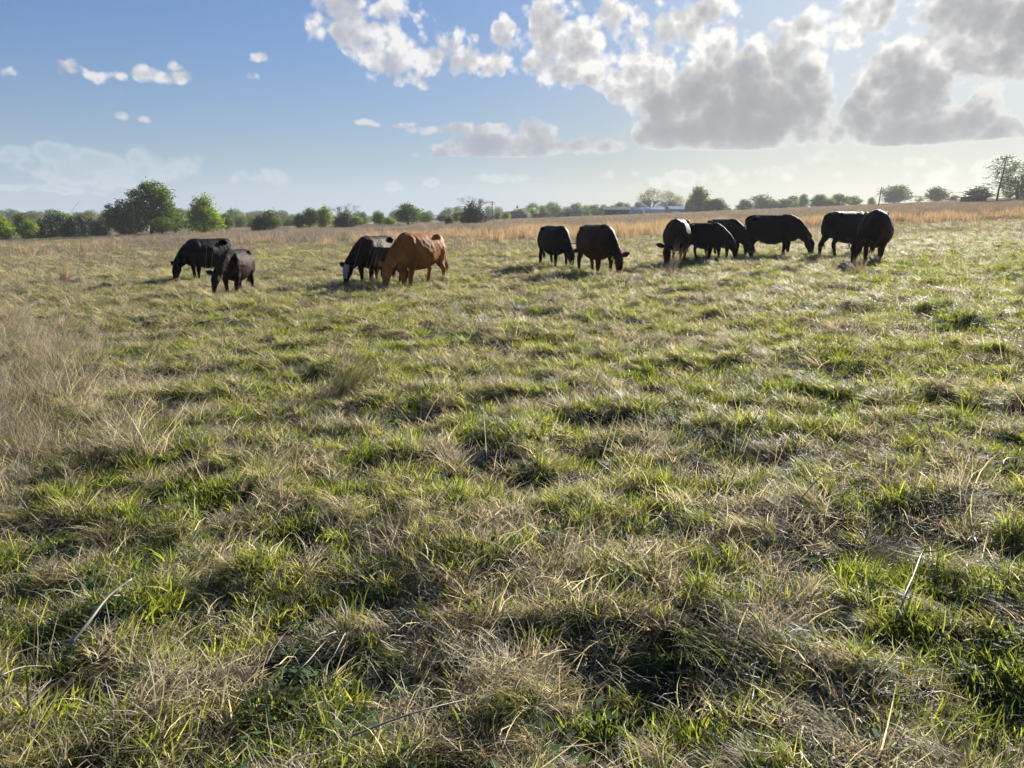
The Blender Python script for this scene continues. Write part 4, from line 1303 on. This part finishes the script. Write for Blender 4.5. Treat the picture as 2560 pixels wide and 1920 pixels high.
def truck(label, px, dist, length, hgt, paint, cat='pickup truck', pickup=True, name='parked_truck'):
    x, y = on_ray(px, dist)
    r = empty(name, (x, y, tz(x, y))); tag(r, label, cat, 'vehicles parked by the farm')
    L, W2 = length / 2, .9; b = MB()
    if pickup:
        pf = [(-L, .45), (-L, 1.05), (-.15 * L, 1.08), (-.1 * L, hgt), (.38 * L, hgt), (.58 * L, 1.12), (.97 * L, 1.0), (L, .5)]
    else:
        pf = [(-L, .45), (-.98 * L, 1.1), (-.85 * L, hgt), (.45 * L, hgt), (.7 * L, 1.1), (.97 * L, .95), (L, .5)]
    n = len(pf); vs = [(a, -W2, c) for a, c in pf] + [(a, W2, c) for a, c in pf]
    b.add(vs, [tuple(range(n)), tuple(range(2 * n - 1, n - 1, -1))] + [(i, i + n, (i + 1) % n + n, (i + 1) % n) for i in range(n)])
    b.build('body', M[paint], r)
    g = MB(); g.box(-.02 * L if pickup else -.7 * L, .36 * L, -W2 - .02, -W2 - .005, 1.12, hgt - .12); g.build('side_window', M['window'], r)
    g = MB(); g.box(L - .02, L + .02, -.7, -.5, .7, .85); g.build('headlight', M['metal'], r)
    g = MB(); g.box(L - .02, L + .02, .5, .7, .7, .85); g.build('headlight', M['metal'], r)
    for sx in (-.62, .62):
        for sy in (-1, 1):
            t = MB(); t.tube([(sx * L, sy * (W2 - .22), .37), (sx * L, sy * (W2 + .02), .37)], .37, 12); wh = t.build('wheel', M['tyre'], r)
            t = MB(); t.tube([(sx * L, sy * (W2 + .0), .37), (sx * L, sy * (W2 + .04), .37)], .2, 10); t.build('rim', M['metal'], wh)


truck('small white van parked in front of the long blue roof', 1616, 248, 1.9, 1.9, 'paint_white', 'van', False, 'parked_van')
truck('pale pickup parked inside the open fronted barn', 1545, 255, 3.4, 1.6, 'paint_tan')
truck('dull tan truck standing at the right end of the barn', 1588, 246, 2.6, 1.7, 'paint_tan')
truck('white car low in the grass before the workshop', 1690, 243, 1.9, 1.25, 'paint_white', 'car', False, 'parked_car')


def pole(name, label, px, top, base_px, dist, rad, arms=(), mat='pole_wood', cat='pole', lean=0.0):
    x, y = on_ray(base_px, dist); h = height_to(px, top, dist)
    r = empty(name, (x, y, tz(x, y))); tag(r, label, cat)
    dx = (px - base_px) / F * dist
    b = MB(); b.tube([(0, 0, -.4), (dx * .5, 0, h * .5), (dx, 0, h)], [rad, rad * .85, rad * .7], 8); b.build('shaft', M[mat], r, smooth=True)
    for (z, L) in arms:
        b = MB(); b.box(dx - L, dx + L, -.16, -.06, h * z - .07, h * z + .07); c = b.build('crossarm', M['pole_wood'], r)
        for s in (-.8, 0, .8):
            i = MB(); i.tube([(dx + s * L, -.11, h * z + .07), (dx + s * L, -.11, h * z + .22)], .05, 6); i.build('insulator', M['metal'], c)
    return r


pole('utility_pole', 'tall slender wooden pole against the left side of the broad skyline tree', 2196, 468, 2193, 172, .13)
pole('utility_pole', 'tall pole with a crossarm left of the gabled shed', 1231, 503, 1231, 215, .13, ((.95, .8), (.85, .6)))
pole('antenna_mast', 'thin mast above the barn roofs', 1579, 500, 1579, 304, .05, (), 'metal', 'mast')
pole('antenna_mast', 'thin mast between the brown and grey sheds', 1335, 519, 1335, 297, .05, (), 'metal', 'mast')
fr = pole('flagpole', 'flagpole with a faded red and white flag over the gabled shed', 1290, 513, 1290, 271, .05, (), 'metal', 'flagpole')
fh = height_to(1290, 513, 271)
for k in range(4):
    b = MB(); z1 = fh - .1 - k * .22; b.add([(.06, 0, z1), (.06, 0, z1 - .21), (.45, .12, z1 - .27), (.8, -.05, z1 - .25), (.8, -.05, z1 - .04), (.45, .12, z1 - .06),
           (.06, .02, z1), (.06, .02, z1 - .21), (.45, .14, z1 - .27), (.8, -.03, z1 - .25), (.8, -.03, z1 - .04), (.45, .14, z1 - .06)],
          [(0, 1, 2, 5), (5, 2, 3, 4), (6, 11, 8, 7), (11, 10, 9, 8), (0, 6, 7, 1), (3, 9, 10, 4)])
    b.build('flag_stripe', M['flag' if k % 2 == 0 else 'flag_white'], fr)

xa, _ = on_ray(1198, 172); xb, _ = on_ray(1232, 172)
r = empty('board_fence', (xa, 172, tz(xa, 172))); tag(r, 'short grey rail fence right of the broad dark cedar', 'fence')
for k in range(5):
    b = MB(); x = (xb - xa) * k / 4; b.box(x - .06, x + .06, 0, .12, -.3, 1.25); b.build('post', M['board_grey'], r)
for z in (.45, .8, 1.12):
    b = MB(); b.box(-.1, xb - xa + .1, -.04, -.002, z - .07, z + .07); b.build('rail', M['board_grey'], r)

# smoke rising by the brown shed
b = MB()
sx, sy = on_ray(1320, 246)
for (a, c, z, q) in ((0, 0, .4, .5), (.3, .1, 1.1, .6), (.1, 0, 1.7, .75), (-.5, .2, 2.3, .7), (-1.0, .1, 2.6, .6), (-1.6, 0, 3.1, .65), (.7, 0, 1.9, .5)):
    b.ball((a, c, z), (q, q, q * 1.05), 10, 7)
me = mesh_from('smoke', b.v, b.f)
tmp = bpy.data.objects.new('tmp', me); scene.collection.objects.link(tmp)
rm = tmp.modifiers.new('r', 'REMESH'); rm.mode = 'VOXEL'; rm.voxel_size = 0.15
dg = bpy.context.evaluated_depsgraph_get(); dg.update()
me2 = bpy.data.meshes.new_from_object(tmp.evaluated_get(dg)); bpy.data.objects.remove(tmp)
sm_, nb, out = material('smoke')
pv = nb.new('ShaderNodeVolumePrincipled'); pv.inputs['Color'].default_value = (.85, .9, .95, 1); pv.inputs['Density'].default_value = 0.14
sm_.node_tree.links.new(pv.outputs[0], out.inputs[1]); me2.materials.clear(); me2.materials.append(sm_)
o = obj('smoke', me2, None, (sx, sy, tz(sx, sy) + .2)); tag(o, 'thin white smoke rising beside the low brown shed', 'smoke', kind='stuff')

# ------------------------------------------------------------------ tussocks and dead stems one can tell apart
def hit(px, py, h=0.0):
    """point h above the ground under a photograph pixel"""
    d = pix_dir(px, py); o_ = cam.location; t = 1.0
    while t < 400:
        p = o_ + d * t
        if p.z < tz(p.x, p.y) + h: break
        t *= 1.0025
    return Vector((p.x, p.y, tz(p.x, p.y) + h))


def grass_part(name, parent, mats, n, radius, length, width, th0, th1, lean=None, segs=4, curl=.8, mx=None):
    return obj(name, blades_mesh(name, mats, n, radius, length, width, th0, th1, lean, segs, 1.0, curl, mx), parent)


def tussock(label, px, py, n, radius, length, mat='dry', lean=None, th=((5, 40), (30, 110)), green=0.15, width=(.0018, .004), base=True):
    p = hit(px, py)
    r = empty('grass_tussock', p + Vector((0, 0, -.03))); tag(r, label, 'grass tussock', 'tussocks standing out of the pasture')
    grass_part('leaves', r, [M[mat], M['green']], n, radius, length, width, th[0], th[1], lean, mx=green)
    if base:
        grass_part('thatch', r, M['dry' if mat == 'dry' else 'mauve'], int(n * .7), radius * 1.5, (length[0] * .4, length[1] * .45), width, (20, 80), (60, 120), lean)
    return r


t0 = tussock('tall reddish bunch of dry grass with long stalks, left of the centre of the field', 850, 1000, 330, .26, (.30, .80), 'mauve', .3, ((4, 50), (20, 85)), .35, (.0035, .0075))
tussock('pale upright tuft of straw in the lower middle of the photo', 1065, 1440, 260, .09, (.10, .24), 'dry', None, ((0, 30), (10, 90)), .05)
tussock('round grey green tussock in the middle of the field below the rusty cow', 1482, 905, 320, .18, (.20, .42), 'dry', 1.2, ((5, 50), (40, 110)), .3)
tussock('low brown matted mound of grass right of centre', 1945, 1135, 300, .22, (.16, .34), 'mauve', 2.8, ((20, 60), (70, 120)), .05)
tussock('brown dry tuft leaning over a dark hollow at the lower right', 2165, 1415, 300, .13, (.18, .36), 'mauve', .2, ((5, 45), (50, 115)), .1)
tussock('dark clump of grass with pale bent blades at the left, above the green hollow', 250, 850, 380, .34, (.22, .44), 'mauve', 3.0, ((10, 55), (50, 115)), .15)
tussock('dark round tussock just below the black cow grazing head on', 1305, 722, 320, .30, (.20, .40), 'mauve', 2.6, ((10, 55), (40, 110)), .3, (.003, .006))
tussock('long stemmed tuft in front of the cow with pale marks on its spine', 1672, 690, 34, .20, (.55, 1.15), 'mauve', .5, ((8, 30), (18, 60)), .0, (.007, .011))
tussock('tangled dry tuft below the smaller black cow', 1850, 668, 280, .30, (.20, .48), 'dry', None, ((5, 60), (40, 120)), .05, (.003, .006))
tussock('greyish tuft at the feet of the brownish cow on the right', 2140, 690, 200, .22, (.30, .62), 'dry', 1.2, ((5, 35), (20, 80)), .05, (.003, .006))
tussock('orange dry tuft standing alone at the left side', 160, 700, 160, .14, (.35, .70), 'orange', None, ((0, 15), (5, 35)), 0, (.004, .008))
tussock('combed over pale bunch at the right end of the foreground rise', 2130, 1290, 240, .15, (.15, .34), 'dry', 2.4, ((20, 60), (70, 120)), .15)
tussock('sprawling green and straw bunch at the lower right', 1960, 1640, 420, .22, (.14, .34), 'dry', 2.4, ((15, 60), (60, 115)), .45)
tussock('matted straw heap at the bottom of the photo left of the middle', 800, 1850, 420, .20, (.08, .20), 'dry', 2.9, ((30, 85), (70, 120)), .05)
tussock('curled straw mound low in the middle of the photo', 1080, 1690, 420, .17, (.10, .22), 'dry', 2.0, ((20, 80), (70, 125)), .05)
tussock('leaning pale straw sheaf at the left edge in the foreground', 60, 1090, 420, .30, (.25, .50), 'dry', 2.6, ((20, 55), (50, 105)), .1)


def at_dist(px, py, dist):
    d = pix_dir(px, py); k = dist / d.y
    return cam.location + d * k


def stalk(label, pts, rad, mat='stalk', forks=(), name='dry_weed', group='dead stems in the foreground', cat='dead stem'):
    """pts: (px, py, height above ground) or (px, py, distance, 'd')"""
    P = [hit(q[0], q[1], q[2] + .055) if len(q) == 3 else at_dist(q[0], q[1], q[2]) for q in pts]
    o = P[0].copy()
    sm = []
    for i in range(len(P) - 1):                       # bend gently between the given points
        for k in range(4):
            t = k / 4; a = P[max(0, i - 1)]; b_, c = P[i], P[i + 1]; e = P[min(len(P) - 1, i + 2)]
            sm.append(0.5 * ((2 * b_) + (c - a) * t + (2 * a - 5 * b_ + 4 * c - e) * t * t + (3 * b_ - a - 3 * c + e) * t ** 3) - o)
    sm.append(P[-1] - o)
    n = len(sm); b = MB(); b.tube(sm, [rad * (1 - .65 * i / n) for i in range(n)], 6)
    me = mesh_from('stem', b.v, b.f, M[mat], True)
    if not forks:
        ob = obj(name, me, None, o); ob.data.name = name
        tag(ob, label, cat, group); return ob
    r = empty(name, o); tag(r, label, cat, group)
    obj('stem', me, r)
    for f in forks:
        Q = [hit(q[0], q[1], q[2] + .055) if len(q) == 3 else at_dist(q[0], q[1], q[2]) for q in f]
        fb = MB(); fb.tube([q - o for q in Q], [rad * .6 * (1 - .5 * i / len(Q)) for i in range(len(Q))], 5); fb.build('twig', M[mat], r, smooth=True)
    return r


stalk('straight bleached stalk lying at the lower left of the photo', [(174, 1610, .05), (222, 1555, .08), (272, 1492, .12), (330, 1450, .13)], .008, forks=[[(272, 1492, .10), (300, 1490, .08)], [(222, 1555, .05), (238, 1520, .10)]])
stalk('arched grey stem curving through the grass at the lower middle left', [(824, 1476, .08), (856, 1498, .12), (864, 1540, .12), (863, 1584, .06), (850, 1625, .02)], .0035, forks=[[(863, 1584, .06), (835, 1640, .03), (790, 1700, .02)]])
stalk('fan of pale bent twigs at the lower middle left', [(838, 1580, .06), (800, 1620, .05), (770, 1655, .03), (742, 1680, .02)], .0035, forks=[[(838, 1580, .06), (790, 1600, .06), (735, 1640, .03)], [(800, 1620, .05), (840, 1640, .04), (865, 1610, .06)]])
stalk('long thin dark stem lying across the lower middle of the photo', [(1000, 1522, .08), (1067, 1561, .09), (1130, 1600, .08), (1198, 1644, .04)], .0028, 'stalk')
stalk('pale stem standing above the grass left of the bottom right bunch', [(1145, 1600, .02), (1165, 1550, .07), (1222, 1495, .13)], .0028)
stalk('forked pale branch lying at the lower right of the photo', [(2240, 1545, .01), (2283, 1440, .05), (2306, 1381, .08), (2330, 1361, .12)], .0050, forks=[[(2306, 1381, .08), (2345, 1378, .08), (2376, 1366, .10)], [(2283, 1440, .05), (2255, 1500, .03), (2262, 1540, .01)]])
stalk('short pale stem right of the forked branch', [(2431, 1380, .02), (2434, 1350, .07), (2423, 1315, .12)], .0035)
stalk('thin diagonal stem at the right below the dark green hollow', [(2435, 1345, .08), (2475, 1410, .05), (2520, 1465, .02)], .0032)
stalk('crooked pale twig at the right edge of the photo', [(2524, 1180, .02), (2508, 1162, .07), (2520, 1145, .10), (2557, 1148, .10)], .004)
stalk('stubby pale stalk with a split top in the dark green hollow at the right', [(2337, 1100, .02), (2325, 1080, .07), (2320, 1062, .12)], .006, forks=[[(2325, 1080, .07), (2318, 1070, .09)]])
stalk('dark arching stem at the right with a long drooping tip', [(2000, 1250, .02), (2030, 1215, .14), (2062, 1190, .22), (2110, 1182, .22), (2165, 1198, .15)], .0030)
stalk('short white stalk standing in the dry grass right of the centre', [(1830, 1200, .02), (1836, 1185, .05), (1838, 1176, .08)], .005)
stalk('long straw coloured stem lying near the bottom centre', [(880, 1840, .05), (960, 1810, .06), (1060, 1775, .07), (1160, 1750, .05)], .0038)
stalk('pale stem lying just above the left bottom corner', [(0, 1690, .05), (60, 1670, .06), (130, 1668, .04)], .0035)
stalk('straight pale stem lying in the grass at the left', [(150, 1020, .10), (200, 1016, .11), (240, 1008, .10)], .0035)
stalk('bent pale blade making a roof shape left of the tall reddish bunch', [(500, 1000, .10), (572, 958, .22), (630, 970, .18)], .003)
stalk('second bent blade making a roof shape beside the tall reddish bunch', [(628, 985, .14), (715, 956, .26), (780, 985, .14)], .003)
# tall thin stalks against the cattle and the trees
for i, (pts, lab) in enumerate((
    ([(905, 735, 7.2, 'd'), (918, 660, 7.2, 'd'), (936, 596, 7.2, 'd')], 'leftmost of the tall straw stalks rising in front of the white faced cow'),
    ([(872, 700, 7.0, 'd'), (893, 640, 7.0, 'd'), (905, 596, 7.0, 'd')], 'shorter straw stalk left of the others in front of the white faced cow'),
    ([(926, 700, 7.1, 'd'), (942, 640, 7.1, 'd'), (957, 596, 7.1, 'd')], 'second tall straw stalk crossing the white faced cow'),
    ([(935, 715, 7.3, 'd'), (950, 650, 7.3, 'd'), (972, 606, 7.3, 'd')], 'third straw stalk crossing the white faced cow'),
    ([(840, 900, 6.8, 'd'), (900, 740, 6.8, 'd'), (962, 560, 6.8, 'd'), (992, 512, 6.8, 'd')], 'longest curved stalk rising above the white faced cow into the sky'),
    ([(855, 900, 6.8, 'd'), (935, 740, 6.8, 'd'), (985, 660, 6.8, 'd'), (1010, 590, 6.8, 'd')], 'stalk crossing the shoulder of the red cow'),
    ([(968, 705, 7.0, 'd'), (998, 670, 7.0, 'd'), (1030, 644, 7.0, 'd'), (1050, 640, 7.0, 'd')], 'bent stalk crossing the chest of the red cow'),
    ([(330, 800, 5.6, 'd'), (336, 660, 5.6, 'd'), (334, 540, 5.6, 'd'), (330, 500, 5.6, 'd')], 'upright stalk crossing the left trees'),
    ([(250, 900, 5.0, 'd'), (300, 700, 5.0, 'd'), (355, 545, 5.0, 'd'), (410, 520, 5.0, 'd')], 'stalk bending to the right in front of the tallest left tree'),
    ([(140, 930, 4.8, 'd'), (150, 720, 4.8, 'd'), (160, 570, 4.8, 'd'), (200, 500, 4.8, 'd')], 'thin stalk leaning over the row of dark cedars'),
    ([(200, 700, 6.0, 'd'), (202, 600, 6.0, 'd'), (215, 540, 6.0, 'd')], 'short stalk in front of the end of the dark cedar row'),
    ([(545, 760, 7.5, 'd'), (556, 690, 7.5, 'd'), (568, 640, 7.5, 'd')], 'pale stalk in front of the legs of the dark brown calf'),
    ([(512, 720, 8, 'd'), (514, 660, 8, 'd'), (517, 617, 8, 'd')], 'first of two upright straws over the flank of the leftmost black cow'),
    ([(528, 720, 8, 'd'), (530, 650, 8, 'd'), (536, 612, 8, 'd')], 'second upright straw over the flank of the leftmost black cow'),
    ([(2186, 672, 8, 'd'), (2188, 640, 8, 'd'), (2187, 606, 8, 'd')], 'pale upright stalk over the belly of the brownish cow at the right'),
)):
    # every stalk is rooted in the ground under its lowest point
    x0, y0, dd, _ = pts[0]
    gx_, dd = ground_at(x0, y0 + 14)
    pts = [(a, c + (14 if k == 0 else 0), dd, 'd') for k, (a, c, _, _) in enumerate(pts)]
    stalk(lab, pts, .00026 * dd + .0004, 'stalk', group='tall thin stalks in front of the herd and trees', name='grass_stalk', cat='grass stalk')

# a broken weed skeleton in front of the white faced cow
p = hit(938, 722)
r = empty('dead_weed', p); tag(r, 'tangled grey skeleton of a weed in front of the white faced cow', 'dead weed')
rr = random.Random(8)
for k in range(14):
    b = MB(); a = rr.uniform(0, 6.28); L = rr.uniform(.25, .6); q = Vector((rr.gauss(0, .05), rr.gauss(0, .05), -.02)); pts = [q]
    for j in range(5):
        a += rr.uniform(-.9, .9); q = q + Vector((math.cos(a) * L * .16, math.sin(a) * L * .12, L * .24 * (1 if j < 3 else rr.uniform(-.8, .8)))); pts.append(q)
    b.tube(pts, [.007, .006, .005, .004, .003, .003], 5); b.build('twig', M['stalk'], r, smooth=True)

# ------------------------------------------------------------------ haze
def build_haze():
    b = MB(); b.box(-900, 900, -100, 720, -22, 26)
    o = b.build('haze', None)
    m, nb, out = material('haze_air')
    v = nb.new('ShaderNodeVolumePrincipled')
    v.inputs['Color'].default_value = (0.93, 0.95, 1.0, 1); v.inputs['Density'].default_value = 0.0002
    v.inputs['Anisotropy'].default_value = 0.3
    m.node_tree.links.new(v.outputs[0], out.inputs[1])
    o.data.materials.append(m)
    tag(o, kind='stuff')


build_haze()
